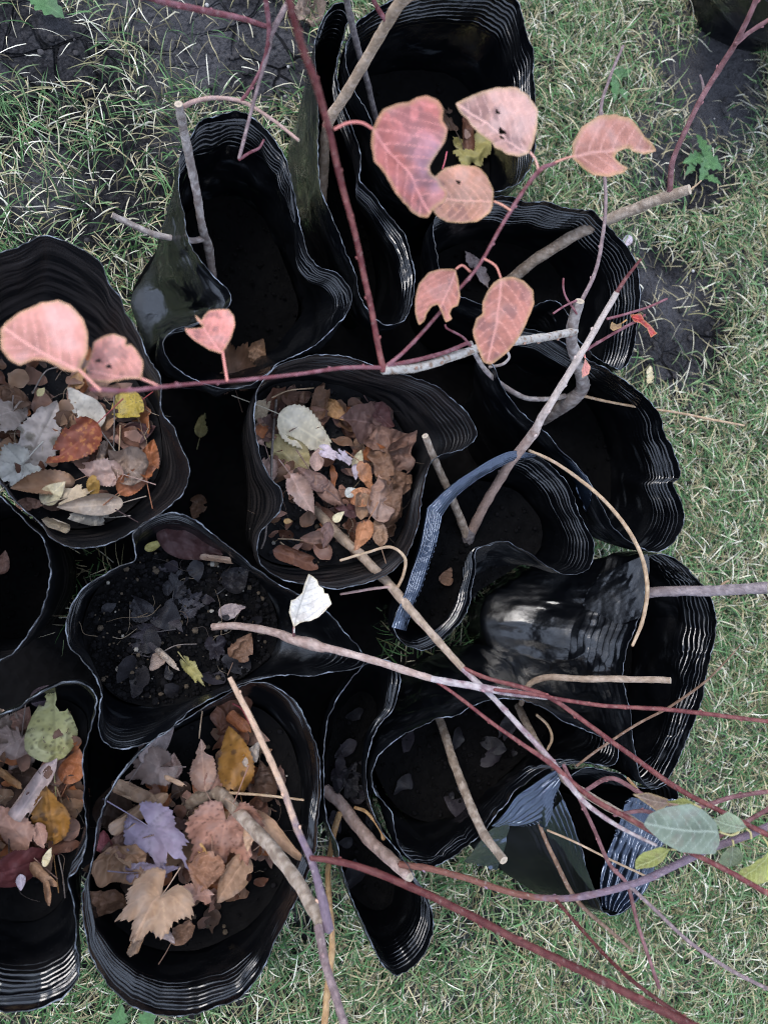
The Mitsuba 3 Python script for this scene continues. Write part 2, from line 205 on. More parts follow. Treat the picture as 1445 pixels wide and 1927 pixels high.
SHRUBS = [('shrub','shrub with a pale branch reaching left and salmon leaves on red twigs',[('stem',[[641,273,100,np.float64(16.5)],[647,282,140,np.float64(17.0)],[656,293,180,np.float64(16.5)],[661,308,210,np.float64(14.9)],[629,330,250,np.float64(13.4)],[589,356,300,np.float64(12.0)],[575,374,330,np.float64(12.1)],[569,395,360,np.float64(9.4)]],'grey',1),('spur',[[659,298,200,np.float64(9.1)],[666,307,210,np.float64(5.9)],[671,313,215,np.float64(3.6)]],'grey',1),('branch',[[584,364,320,np.float64(8.9)],[543,348,340,np.float64(8.7)],[484,328,370,np.float64(8.7)],[428,309,400,np.float64(8.7)],[377,291,420,np.float64(8.4)],[324,265,450,np.float64(8.0)],[275,245,470,np.float64(8.0)],[228,231,500,np.float64(7.9)]],'white',0),('branch_001',[[228,230,500,np.float64(7.3)],[219,253,510,np.float64(6.0)],[207,285,530,np.float64(5.9)],[193,318,550,np.float64(5.7)],[176,350,580,np.float64(5.5)],[156,383,610,np.float64(5.6)],[135,411,650,np.float64(5.5)],[115,428,690,np.float64(5.6)],[98,438,720,np.float64(5.6)],[84,445,750,np.float64(5.3)],[75,454,770,np.float64(5.1)]],'red',0),('twig',[[228,234,500,np.float64(3.7)],[178,225,520,np.float64(3.2)],[122,209,540,np.float64(2.8)],[70,195,560,np.float64(2.7)],[28,184,580,np.float64(2.3)],[-11,173,600,np.float64(2.5)],[-43,165,610,np.float64(2.9)],[-73,162,620,np.float64(2.8)]],'redpurple',0),('twig_001',[[230,235,500,np.float64(3.7)],[249,251,510,np.float64(3.0)],[275,280,530,np.float64(2.7)],[300,312,550,np.float64(2.7)],[318,335,570,np.float64(2.6)],[335,370,590,np.float64(2.9)],[354,405,610,np.float64(3.1)],[365,420,630,np.float64(3.4)],[379,426,635,np.float64(2.5)]],'redpurple',0),('twig_002',[[232,236,500,np.float64(3.7)],[265,249,480,np.float64(3.8)],[313,268,460,np.float64(3.9)],[357,291,440,np.float64(3.7)]],'redpurple',0),('twig_003',[[365,291,430,np.float64(3.1)],[349,299,440,np.float64(2.4)],[326,304,450,np.float64(2.0)],[323,309,450,np.float64(1.7)]],'redpurple',0),('twig_004',[[576,394,350,np.float64(4.8)],[591,438,370,np.float64(4.3)],[593,486,390,np.float64(3.9)],[593,529,400,np.float64(3.5)],[586,563,410,np.float64(3.4)],[570,640,430,np.float64(3.4)],[572,678,450,np.float64(3.3)],[583,716,470,np.float64(2.9)]],'purplegrey',0),('twig_005',[[570,379,350,np.float64(2.8)],[547,398,360,np.float64(2.3)],[540,411,365,np.float64(2.3)],[538,422,370,np.float64(2.3)]],'redpurple',0),('twig_006',[[564,395,360,np.float64(2.7)],[544,385,360,np.float64(2.3)],[525,372,360,np.float64(2.3)]],'redpurple',0),('twig_007',[[642,299,180,np.float64(6.4)],[604,287,200,np.float64(5.4)],[549,281,220,np.float64(5.7)],[502,292,240,np.float64(5.9)],[458,306,270,np.float64(5.3)],[429,319,300,np.float64(4.8)],[407,329,330,np.float64(4.6)]],'grey',0),('twig_008',[[462,313,270,np.float64(3.3)],[480,316,280,np.float64(3.3)],[487,324,290,np.float64(3.2)],[482,331,295,np.float64(3.2)]],'grey',0),('twig_009',[[665,296,200,np.float64(4.1)],[708,282,220,np.float64(3.2)],[761,270,240,np.float64(3.1)],[803,261,260,np.float64(3.1)],[843,242,300,np.float64(3.0)],[878,228,330,np.float64(2.6)]],'straw',0)]),
    ('shrub_001','stubby grey forked shrub in the foot-shaped bag at the upper left',[('stem',[[55,461,100,np.float64(8.7)],[51,476,140,np.float64(8.4)],[43,497,180,np.float64(9.7)],[33,506,220,np.float64(8.2)],[21,538,280,np.float64(8.1)],[8,563,340,np.float64(8.0)],[-3,578,400,np.float64(7.2)]],'grey',1),('branch',[[40,504,200,np.float64(7.2)],[17,491,210,np.float64(6.3)],[-28,489,220,np.float64(6.2)],[-60,494,230,np.float64(6.1)],[-91,502,240,np.float64(5.6)]],'grey',1),('twig',[[4,582,390,np.float64(4.3)],[16,584,400,np.float64(4.0)],[38,586,410,np.float64(3.6)],[72,581,420,np.float64(3.3)],[107,558,430,np.float64(2.9)],[140,529,440,np.float64(2.9)]],'pinkgrey',1),('twig_001',[[72,581,420,np.float64(3.3)],[83,590,440,np.float64(2.9)],[95,611,460,np.float64(2.9)],[97,624,490,np.float64(3.7)],[90,638,520,np.float64(4.2)],[86,646,540,np.float64(4.1)]],'redpurple',0),('twig_002',[[95,631,490,np.float64(3.4)],[62,619,510,np.float64(4.2)],[26,604,530,np.float64(4.6)],[-17,582,560,np.float64(4.3)],[-42,569,580,np.float64(4.2)]],'redpurple',0),('twig_003',[[119,650,520,np.float64(4.5)],[101,625,490,np.float64(4.6)],[99,619,470,np.float64(4.1)],[90,591,440,np.float64(3.2)],[82,562,420,np.float64(3.0)],[71,518,400,np.float64(3.0)]],'purplegrey',0),('twig_004',[[71,517,400,np.float64(3.0)],[85,531,395,np.float64(2.7)],[97,542,390,np.float64(2.4)],[103,554,390,np.float64(2.0)]],'redpurple',0)]),
    ('shrub_002','shrub with a tan stem leaning to the top edge from the narrow bag',[('stem',[[239,558,80,np.float64(10.1)],[230,604,120,np.float64(10.7)],[223,645,180,np.float64(11.1)],[213,661,240,np.float64(10.6)],[212,666,280,np.float64(10.6)],[228,682,330,np.float64(10.2)],[243,697,380,np.float64(9.8)],[253,707,420,np.float64(9.8)],[261,711,460,np.float64(10.1)],[269,709,500,np.float64(9.7)]],'tan',0),('branch',[[254,708,440,np.float64(4.8)],[240,714,450,np.float64(4.4)],[217,717,480,np.float64(4.2)]],'redpurple',0),('branch_001',[[259,710,450,np.float64(6.8)],[279,727,460,np.float64(4.7)],[297,727,470,np.float64(4.0)]],'tan',0)]),
    ('shrub_003','thin grey shoot standing in the squarish bag at the top centre',[('stem',[[347,771,90,np.float64(7.1)],[320,780,140,np.float64(6.8)],[290,796,200,np.float64(6.9)],[260,806,260,np.float64(6.9)],[233,810,320,np.float64(6.5)],[217,811,360,np.float64(6.3)]],'darkgrey',0)]),
    ('shrub_004','shrub with one thick grey cut stem and a purple shoot, upper right',[('stem',[[552,509,100,np.float64(12.6)],[581,527,130,np.float64(13.3)],[613,551,170,np.float64(13.5)],[653,573,210,np.float64(13.3)],[691,585,250,np.float64(12.5)],[725,593,290,np.float64(12.2)],[751,594,330,np.float64(11.9)],[771,594,360,np.float64(10.9)]],'greytan',1),('branch',[[749,599,340,np.float64(6.3)],[733,627,370,np.float64(5.8)],[735,660,400,np.float64(5.2)],[741,693,430,np.float64(5.5)],[751,723,460,np.float64(5.8)],[753,740,490,np.float64(5.6)],[749,754,520,np.float64(5.1)],[745,775,550,np.float64(5.0)]],'purplered',0),('twig',[[751,736,490,np.float64(4.5)],[767,750,500,np.float64(4.5)],[785,758,520,np.float64(4.4)],[802,765,540,np.float64(4.4)]],'purplered',0),('twig_001',[[746,702,430,np.float64(3.2)],[740,714,435,np.float64(2.7)],[732,721,440,np.float64(2.3)]],'purplegrey',0),('spike',[[774,595,355,np.float64(2.5)],[783,602,360,np.float64(2.1)],[789,608,365,np.float64(1.7)]],'straw',0)]),
    ('shrub_005','forked shrub rising from the hourglass-shaped bag with a long pale shoot to the upper right',[('stem',[[470,35,130,np.float64(15.3)],[466,56,160,np.float64(15.9)],[466,66,170,np.float64(13.1)]],'darkgrey',0),('branch',[[462,58,165,np.float64(9.7)],[438,93,190,np.float64(9.0)],[416,125,210,np.float64(8.4)],[380,165,250,np.float64(7.7)],[349,197,290,np.float64(6.6)]],'greytan',1),('branch_001',[[469,60,165,np.float64(11.4)],[478,94,190,np.float64(10.8)],[494,138,220,np.float64(10.6)],[503,171,260,np.float64(10.3)],[521,204,290,np.float64(10.6)],[524,227,320,np.float64(8.3)],[534,264,360,np.float64(7.3)],[542,298,400,np.float64(6.7)],[554,335,430,np.float64(5.8)],[565,370,460,np.float64(5.3)]],'whitetan',0),('shoot',[[565,370,460,np.float64(5.3)],[573,386,470,np.float64(4.6)],[583,405,490,np.float64(3.1)]],'red',0),('twig',[[526,185,270,np.float64(3.7)],[561,168,280,np.float64(3.7)],[601,139,290,np.float64(4.1)],[633,102,310,np.float64(4.1)],[662,61,320,np.float64(4.5)],[679,16,330,np.float64(4.4)],[679,-32,340,np.float64(4.4)],[661,-78,350,np.float64(3.9)],[636,-111,360,np.float64(3.1)]],'straw',0),('twig_001',[[549,306,400,np.float64(3.4)],[587,329,410,np.float64(3.0)],[624,350,420,np.float64(3.0)],[633,357,425,np.float64(2.6)]],'redpurple',0),('twig_002',[[562,340,440,np.float64(2.9)],[587,346,450,np.float64(2.5)],[613,354,460,np.float64(2.5)],[636,364,470,np.float64(2.2)]],'redpurple',0)]),
    ('shrub_006','shrub from the leaf-filled centre bag whose tan stem turns into red twigs',[('stem',[[213,101,140,np.float64(10.2)],[226,81,160,np.float64(10.5)],[246,55,180,np.float64(10.7)],[277,17,220,np.float64(10.0)],[309,-28,260,np.float64(9.7)],[342,-79,300,np.float64(7.9)],[381,-134,340,np.float64(6.9)]],'tan',0),('branch',[[381,-134,340,np.float64(6.2)],[415,-171,360,np.float64(5.4)],[446,-212,390,np.float64(5.3)],[468,-244,420,np.float64(5.1)],[485,-281,460,np.float64(4.6)],[502,-299,480,np.float64(3.9)],[521,-312,500,np.float64(3.2)],[543,-322,530,np.float64(2.5)]],'whitepurple',0),('branch_001',[[379,-132,340,np.float64(5.1)],[411,-147,360,np.float64(5.0)],[452,-158,380,np.float64(5.4)],[485,-172,400,np.float64(5.7)],[521,-203,430,np.float64(5.5)],[563,-239,460,np.float64(5.8)],[601,-271,490,np.float64(6.0)],[631,-290,520,np.float64(5.5)],[678,-316,560,np.float64(5.6)]],'red',0),('twig',[[313,-25,260,np.float64(3.5)],[320,-4,270,np.float64(3.5)],[319,19,280,np.float64(3.5)],[296,35,285,np.float64(3.0)],[260,27,290,np.float64(2.6)],[220,16,295,np.float64(2.6)]],'straw',0),('twig_001',[[309,-22,260,np.float64(3.1)],[276,-25,255,np.float64(3.1)],[230,-32,250,np.float64(2.7)]],'pinkgrey',0)]),
    ('shrub_007','shrub from the bare-soil bag, pale stem with a swollen orange-brown node and one white leaf',[('stem',[[55,-80,150,np.float64(8.0)],[79,-78,170,np.float64(7.5)],[110,-81,190,np.float64(7.8)],[142,-87,220,np.float64(8.5)],[161,-95,235,np.float64(9.9)],[183,-101,250,np.float64(11.7)],[199,-106,260,np.float64(10.1)],[213,-108,270,np.float64(7.5)],[263,-122,300,np.float64(7.0)],[300,-134,330,np.float64(6.9)],[332,-144,350,np.float64(6.4)]],'palepink',0),('branch',[[332,-144,350,np.float64(6.1)],[376,-152,370,np.float64(6.7)],[420,-160,390,np.float64(6.7)],[449,-163,410,np.float64(5.5)],[466,-166,420,np.float64(4.1)]],'whitepurple',0),('twig',[[401,-155,400,np.float64(4.1)],[444,-160,420,np.float64(4.5)],[478,-166,440,np.float64(4.4)],[527,-173,460,np.float64(4.4)],[591,-176,490,np.float64(4.7)],[637,-180,520,np.float64(4.6)],[703,-188,550,np.float64(4.5)]],'red',0),('twig_001',[[335,-145,350,np.float64(3.9)],[368,-171,370,np.float64(4.2)],[404,-202,390,np.float64(4.5)],[436,-226,410,np.float64(4.8)],[466,-249,430,np.float64(5.8)],[500,-283,460,np.float64(6.0)],[539,-306,490,np.float64(5.5)],[583,-332,520,np.float64(5.4)],[624,-353,550,np.float64(5.6)],[662,-376,580,np.float64(5.4)]],'red',0),('spur',[[165,-95,235,np.float64(3.4)],[162,-84,250,np.float64(3.0)],[161,-76,260,np.float64(2.6)]],'purplered',0)]),
    ('shrub_008','shrub from the lower left bag with two joined stems and a thick dark red branch',[('stem',[[19,-351,120,np.float64(12.0)],[40,-331,140,np.float64(13.4)],[64,-322,160,np.float64(13.3)],[91,-341,200,np.float64(12.1)],[123,-368,250,np.float64(12.4)],[149,-391,300,np.float64(11.9)],[166,-414,340,np.float64(11.1)],[180,-432,380,np.float64(11.0)]],'greytan',0),('branch',[[183,-433,385,np.float64(9.0)],[176,-395,380,np.float64(7.8)],[163,-350,380,np.float64(6.1)],[147,-313,375,np.float64(5.8)],[129,-262,370,np.float64(5.5)],[103,-203,365,np.float64(5.2)],[81,-158,360,np.float64(4.9)],[66,-129,355,np.float64(4.0)]],'tanpurple',1),('branch_001',[[162,-345,385,np.float64(7.1)],[195,-348,400,np.float64(8.3)],[236,-359,420,np.float64(8.9)],[279,-373,450,np.float64(9.3)],[326,-392,480,np.float64(9.4)],[377,-416,510,np.float64(9.5)],[432,-439,540,np.float64(9.6)],[484,-462,570,np.float64(9.7)],[540,-487,600,np.float64(10.1)]],'darkred',0),('branch_002',[[171,-427,385,np.float64(7.7)],[172,-450,420,np.float64(6.8)],[177,-470,450,np.float64(6.5)],[185,-500,480,np.float64(6.3)]],'purplegrey',0),('twig',[[60,-321,160,np.float64(3.5)],[93,-320,180,np.float64(3.1)],[137,-322,200,np.float64(2.7)],[181,-326,220,np.float64(2.3)]],'straw',0)]),
    ('shrub_009','rough-barked stump in the pinched bottom bag with a bowed purple branch',[('stem',[[234,-345,110,np.float64(12.7)],[254,-363,130,np.float64(13.0)],[272,-388,160,np.float64(13.1)],[295,-411,200,np.float64(12.7)],[312,-423,240,np.float64(12.3)],[324,-431,270,np.float64(11.3)]],'palepink',1),('twig',[[251,-375,140,np.float64(6.6)],[237,-399,160,np.float64(6.5)],[220,-437,200,np.float64(5.8)],[216,-469,230,np.float64(5.7)],[211,-507,270,np.float64(5.8)],[196,-546,310,np.float64(6.2)],[185,-579,340,np.float64(6.0)]],'straw2',0),('twig_001',[[273,-366,150,np.float64(4.1)],[287,-369,170,np.float64(3.7)],[302,-388,190,np.float64(3.6)],[305,-400,200,np.float64(4.8)]],'straw2',0),('branch',[[311,-415,260,np.float64(6.4)],[347,-415,290,np.float64(5.9)],[391,-422,320,np.float64(5.8)],[440,-434,350,np.float64(5.7)],[487,-436,380,np.float64(5.6)],[525,-424,410,np.float64(5.9)],[569,-404,440,np.float64(6.1)],[603,-377,470,np.float64(6.0)],[636,-348,500,np.float64(5.9)],[666,-325,530,np.float64(5.8)],[694,-300,560,np.float64(5.7)]],'brownpurple',0),('branch_001',[[489,-436,385,np.float64(4.9)],[502,-456,420,np.float64(4.8)],[515,-475,460,np.float64(4.9)],[531,-491,500,np.float64(5.0)],[572,-518,540,np.float64(5.2)],[584,-528,560,np.float64(5.1)]],'darkred',0),('twig_002',[[565,-406,440,np.float64(3.4)],[621,-456,420,np.float64(3.5)],[683,-511,400,np.float64(3.6)],[767,-571,380,np.float64(3.8)],[856,-624,360,np.float64(3.9)]],'purplegrey',0)]),
    ('shrub_010','short cut brown stem leaning from the slumped bag towards the lower right grass',[('stem',[[432,-249,100,np.float64(9.9)],[432,-272,130,np.float64(9.6)],[432,-309,170,np.float64(9.7)],[433,-348,220,np.float64(9.7)],[437,-383,270,np.float64(9.3)],[445,-404,320,np.float64(8.1)]],'greytan',1)]),
    ('shrub_011','shrub of thin crossing twigs at the lower right with dull green leaves',[('stem',[[569,-234,120,np.float64(9.1)],[564,-253,160,np.float64(8.8)],[562,-279,200,np.float64(8.5)],[574,-318,260,np.float64(8.9)],[589,-333,310,np.float64(8.6)],[611,-346,350,np.float64(7.6)],[623,-353,400,np.float64(6.1)],[651,-365,440,np.float64(4.9)]],'greytan',0),('branch',[[570,-228,130,np.float64(6.8)],[565,-191,170,np.float64(6.6)],[584,-175,200,np.float64(7.3)],[628,-174,240,np.float64(7.2)],[688,-172,280,np.float64(7.0)],[728,-170,320,np.float64(6.9)]],'tan',1),('twig',[[586,-296,280,np.float64(2.8)],[616,-267,300,np.float64(2.8)],[661,-229,330,np.float64(2.8)],[695,-201,360,np.float64(2.7)],[724,-162,400,np.float64(2.3)],[741,-126,430,np.float64(1.5)],[746,-104,450,np.float64(1.1)]],'brown',0),('twig_001',[[568,-235,190,np.float64(3.5)],[582,-251,200,np.float64(3.4)],[589,-272,200,np.float64(3.4)],[580,-290,200,np.float64(3.0)]],'straw',0),('twig_002',[[561,-315,340,np.float64(4.2)],[588,-291,370,np.float64(4.4)],[618,-308,410,np.float64(4.3)],[654,-313,450,np.float64(4.2)],[696,-295,480,np.float64(4.1)],[736,-286,500,np.float64(4.1)]],'purplered',0),('twig_003',[[564,-293,280,np.float64(4.4)],[570,-356,340,np.float64(4.1)],[573,-400,380,np.float64(4.0)],[587,-422,400,np.float64(3.6)],[588,-465,420,np.float64(3.5)],[602,-536,440,np.float64(3.4)]],'purplered',0),('twig_004',[[558,-323,420,np.float64(3.5)],[594,-314,450,np.float64(3.8)],[621,-343,490,np.float64(4.0)],[660,-318,520,np.float64(3.9)],[689,-287,550,np.float64(3.8)]],'purplered',0)]),
    ('shrub_012','horizontal grey stem reaching to the right edge from the leaning bag',[('stem',[[744,-62,90,np.float64(12.7)],[775,-42,200,np.float64(12.3)],[803,-38,240,np.float64(11.5)],[833,-38,280,np.float64(11.7)],[861,-34,320,np.float64(11.8)],[885,-31,360,np.float64(12.3)],[916,-28,380,np.float64(12.2)]],'greypurple',0),('spur',[[848,-34,290,np.float64(3.4)],[854,-25,295,np.float64(3.0)],[859,-21,300,np.float64(2.6)]],'straw',0)]),
    ('shrub_013','slim brown shoot on the crumpled lower right bag with a straw-coloured side twig',[('stem',[[547,-379,220,np.float64(3.7)],[553,-409,230,np.float64(4.5)],[570,-449,235,np.float64(4.9)],[599,-502,230,np.float64(5.0)],[631,-538,220,np.float64(4.6)],[685,-586,200,np.float64(4.3)],[743,-638,170,np.float64(3.6)]],'brown',0),('twig',[[555,-400,240,np.float64(2.5)],[589,-414,260,np.float64(2.4)],[631,-435,280,np.float64(2.4)],[685,-461,300,np.float64(2.4)]],'straw',0),('twig_001',[[686,-328,260,np.float64(3.3)],[686,-336,280,np.float64(2.9)],[686,-345,300,np.float64(2.4)]],'straw2',0)])]
TWIG_LEAVES = [('shrub','leaf',[[-83,179,620],[-76,194,620],[-76,212,618],[-80,224,616],[-90,236,612],[-102,242,609],[-117,242,606],[-133,236,603],[-151,225,600],[-153,219,600],[-150,208,602],[-147,196,604],[-141,187,606],[-133,183,608],[-122,189,610],[-110,187,613],[-96,178,617],[-88,177,619]],[-83,178,620],[-152,222,600],'salmon',12.0,[[-83,179,620],[-74,170,620],[-65,161,620]],[],'largest smooth salmon leaf, at the left edge'),
    ('shrub','leaf_001',[[-32,178,605],[-31,186,605],[-30,194,605],[-35,203,603],[-40,209,601],[-44,207,600],[-43,213,600],[-54,218,597],[-66,217,593],[-76,213,591],[-79,202,590],[-84,190,590],[-81,181,591],[-76,177,592],[-63,176,596],[-46,178,601],[-36,178,604]],[-32,178,605],[-82,189,590],'salmon',10.0,[[-32,178,605],[-23,175,603],[-15,172,600]],[[-72,197,593,np.float64(2.4)],[-62,191,596,np.float64(2.4)],[-81,187,590,np.float64(2.4)]],'salmon leaf with insect holes overlapping the largest one'),
    ('shrub','leaf_002',[[42,216,580],[49,228,579],[54,242,577],[53,253,575],[48,261,573],[38,263,571],[29,261,570],[24,255,571],[22,250,571],[15,257,569],[17,251,570],[24,243,573],[15,241,572],[6,240,571],[8,234,572],[18,225,575],[29,218,578],[39,215,580]],[41,215,580],[18,254,570],'coral',8.0,[[42,216,580],[44,204,578],[47,188,575]],[],'small heart-shaped coral leaf with a notch'),
    ('shrub','leaf_003',[[174,416,660],[177,424,661],[184,436,662],[198,444,661],[208,446,660],[216,452,660],[225,455,659],[236,451,656],[242,444,654],[242,436,653],[248,431,651],[249,421,650],[243,410,649],[237,400,648],[235,394,648],[238,389,646],[247,384,644],[257,375,642],[256,368,641],[246,360,641],[240,350,640],[231,349,641],[215,355,644],[201,362,647],[188,377,652],[178,388,655],[174,403,658]],[174,416,660],[244,354,640],'redpurple',16.0,[[174,416,660],[163,419,662],[150,418,660],[138,413,655]],[],'large crinkled red and mauve leaf'),
    ('shrub','leaf_004',[[324,394,600],[323,408,600],[316,420,602],[301,427,604],[283,427,606],[266,420,609],[255,409,610],[257,400,610],[253,385,610],[251,374,610],[256,365,609],[267,362,608],[284,362,605],[304,369,602],[320,382,600]],[324,395,600],[253,388,610],'peach',8.0,[[324,395,600],[334,392,600],[344,387,600]],[[282,408,606,np.float64(2.8)]],'peach leaf with one hole behind the red and mauve leaf'),
    ('shrub','leaf_005',[[353,437,630],[358,450,631],[362,467,633],[360,481,635],[347,491,638],[329,495,642],[309,491,645],[287,480,648],[267,468,650],[270,459,648],[278,449,645],[289,439,642],[302,435,639],[309,428,637],[325,426,634],[341,430,632]],[354,436,630],[267,468,650],'salmonpale',12.0,[[353,437,630],[359,430,630],[363,421,628]],[[312,468,642,np.float64(2.8)],[318,450,638,np.float64(3.9)],[317,443,637,np.float64(2.8)]],'pale salmon leaf with three holes'),
    ('shrub','leaf_006',[[401,437,635],[400,451,635],[412,471,633],[433,488,630],[459,498,627],[481,499,625],[495,491,623],[510,482,621],[522,474,620],[505,465,622],[486,463,624],[483,468,625],[464,459,627],[456,448,628],[475,440,626],[466,431,627],[444,420,630],[423,419,632],[411,425,634],[406,433,634]],[401,437,635],[520,473,620],'brick',12.0,[[401,437,635],[389,432,635],[377,426,634]],[],'brick-pink leaf with a deep bite taken out of it'),
    ('shrub','leaf_007',[[293,331,565],[298,316,562],[300,303,559],[298,293,556],[292,291,555],[290,284,554],[293,279,553],[286,275,551],[281,284,553],[276,294,555],[269,291,554],[264,283,551],[263,276,550],[257,271,548],[251,283,550],[249,298,554],[252,313,558],[262,325,561],[276,330,563],[287,331,564]],[294,331,565],[271,275,550],'salmonred',10.0,[[293,331,565],[300,335,567],[312,332,560]],[],'ragged salmon leaf with three hanging points'),
    ('shrub','leaf_008',[[342,322,575],[356,324,576],[368,320,575],[379,312,572],[382,298,569],[376,280,564],[369,262,559],[360,246,555],[343,231,550],[332,233,551],[323,248,555],[314,265,559],[317,278,563],[325,284,564],[323,295,567],[327,307,571],[335,317,574]],[342,322,575],[337,230,550],'salmonred',12.0,[[342,322,575],[335,334,577],[322,342,575]],[],'long salmon leaf pointing down over the pale branch'),
    ('shrub_011','leaf',[[606,-305,560],[605,-318,560],[599,-327,560],[579,-325,557],[555,-321,555],[536,-311,552],[517,-292,550],[523,-280,550],[543,-272,553],[570,-269,555],[590,-279,558],[604,-294,560]],[607,-304,560],[518,-290,550],'greygreen',10.0,[[607,-304,560],[622,-309,560],[637,-309,555]],[],'large grey-green leaf'),
    ('shrub_011','leaf_001',[[617,-297,540],[633,-288,543],[645,-295,547],[653,-306,550],[640,-312,547],[625,-312,543]],[653,-308,550],[617,-298,540],'greenpale',6.0,[[652,-308,550],[658,-313,550],[659,-320,550]],[],'small pale green leaf'),
    ('shrub_011','leaf_002',[[562,-329,530],[548,-324,528],[529,-330,524],[521,-340,521],[522,-352,520],[537,-350,523],[553,-343,527]],[562,-329,530],[521,-350,520],'yellowgreen',6.0,[[562,-329,530],[572,-330,530]],[],'yellow-green leaf hanging over the grass'),
    ('shrub_011','leaf_003',[[685,-338,550],[666,-348,546],[649,-359,542],[647,-368,540],[663,-379,541],[680,-373,544],[691,-359,548]],[686,-340,550],[648,-373,540],'yellowgreen',6.0,[[686,-340,550],[682,-329,550],[675,-319,550]],[],'yellow-green leaf at the right edge'),
    ('shrub_011','leaf_004',[[624,-338,536],[639,-332,539],[651,-334,539],[661,-347,536],[658,-360,531],[637,-359,530],[624,-348,533]],[642,-330,540],[645,-361,530],'greendull',6.0,[[642,-330,540],[641,-323,540]],[],'dull green shaded leaf'),
    ('shrub_011','leaf_005',[[523,-266,520],[543,-265,520],[567,-274,520],[571,-282,520],[550,-286,520],[537,-276,520]],[569,-280,520],[523,-266,520],'greybrown',6.0,[[569,-280,520],[582,-283,520]],[],'grey-brown leaf behind the largest green one'),
    ('shrub_011','leaf_006',[[568,-278,520],[590,-275,520],[606,-283,520],[600,-291,520],[582,-288,520]],[604,-284,520],[569,-279,520],'yellowgreen',4.0,[[604,-284,520],[614,-289,520]],[],'small bright green leaf tip'),
    ('shrub_005','leaf',[[551,296,400],[560,286,396],[560,276,393],[552,270,390],[548,280,394]],[551,296,400],[552,270,390],'coral',3.0,[[551,296,400],[549,302,400]],[],'tiny pink leaf'),
    ('shrub_005','leaf_001',[[609,355,425],[625,358,424],[632,350,423],[644,344,422],[657,334,420],[644,326,421],[640,339,422],[626,345,423],[615,345,424]],[612,352,425],[654,329,420],'redbright',4.0,[[612,352,425],[621,350,425]],[],'shredded bright red leaf scrap'),
    ('shrub_005','leaf_002',[[575,340,430],[583,337,430],[592,341,430],[590,333,430],[578,328,430],[574,332,430]],[592,340,430],[574,331,430],'ochre',3.0,[[592,340,430],[599,345,430]],[],'tiny orange leaf scrap'),
    ('shrub_007','leaf',[[156,-75,290],[149,-54,294],[151,-37,299],[157,-36,300],[166,-28,303],[169,-16,306],[174,-4,310],[181,-9,310],[186,-13,309],[188,-19,308],[194,-22,307],[195,-28,306],[200,-28,306],[205,-41,304],[201,-46,302],[194,-55,299],[188,-60,297],[177,-66,294],[165,-68,292]],[157,-74,290],[178,-6,310],'bonewhite',14.0,[[160,-77,270],[162,-84,255]],[],'dead bone-white serrated leaf')]
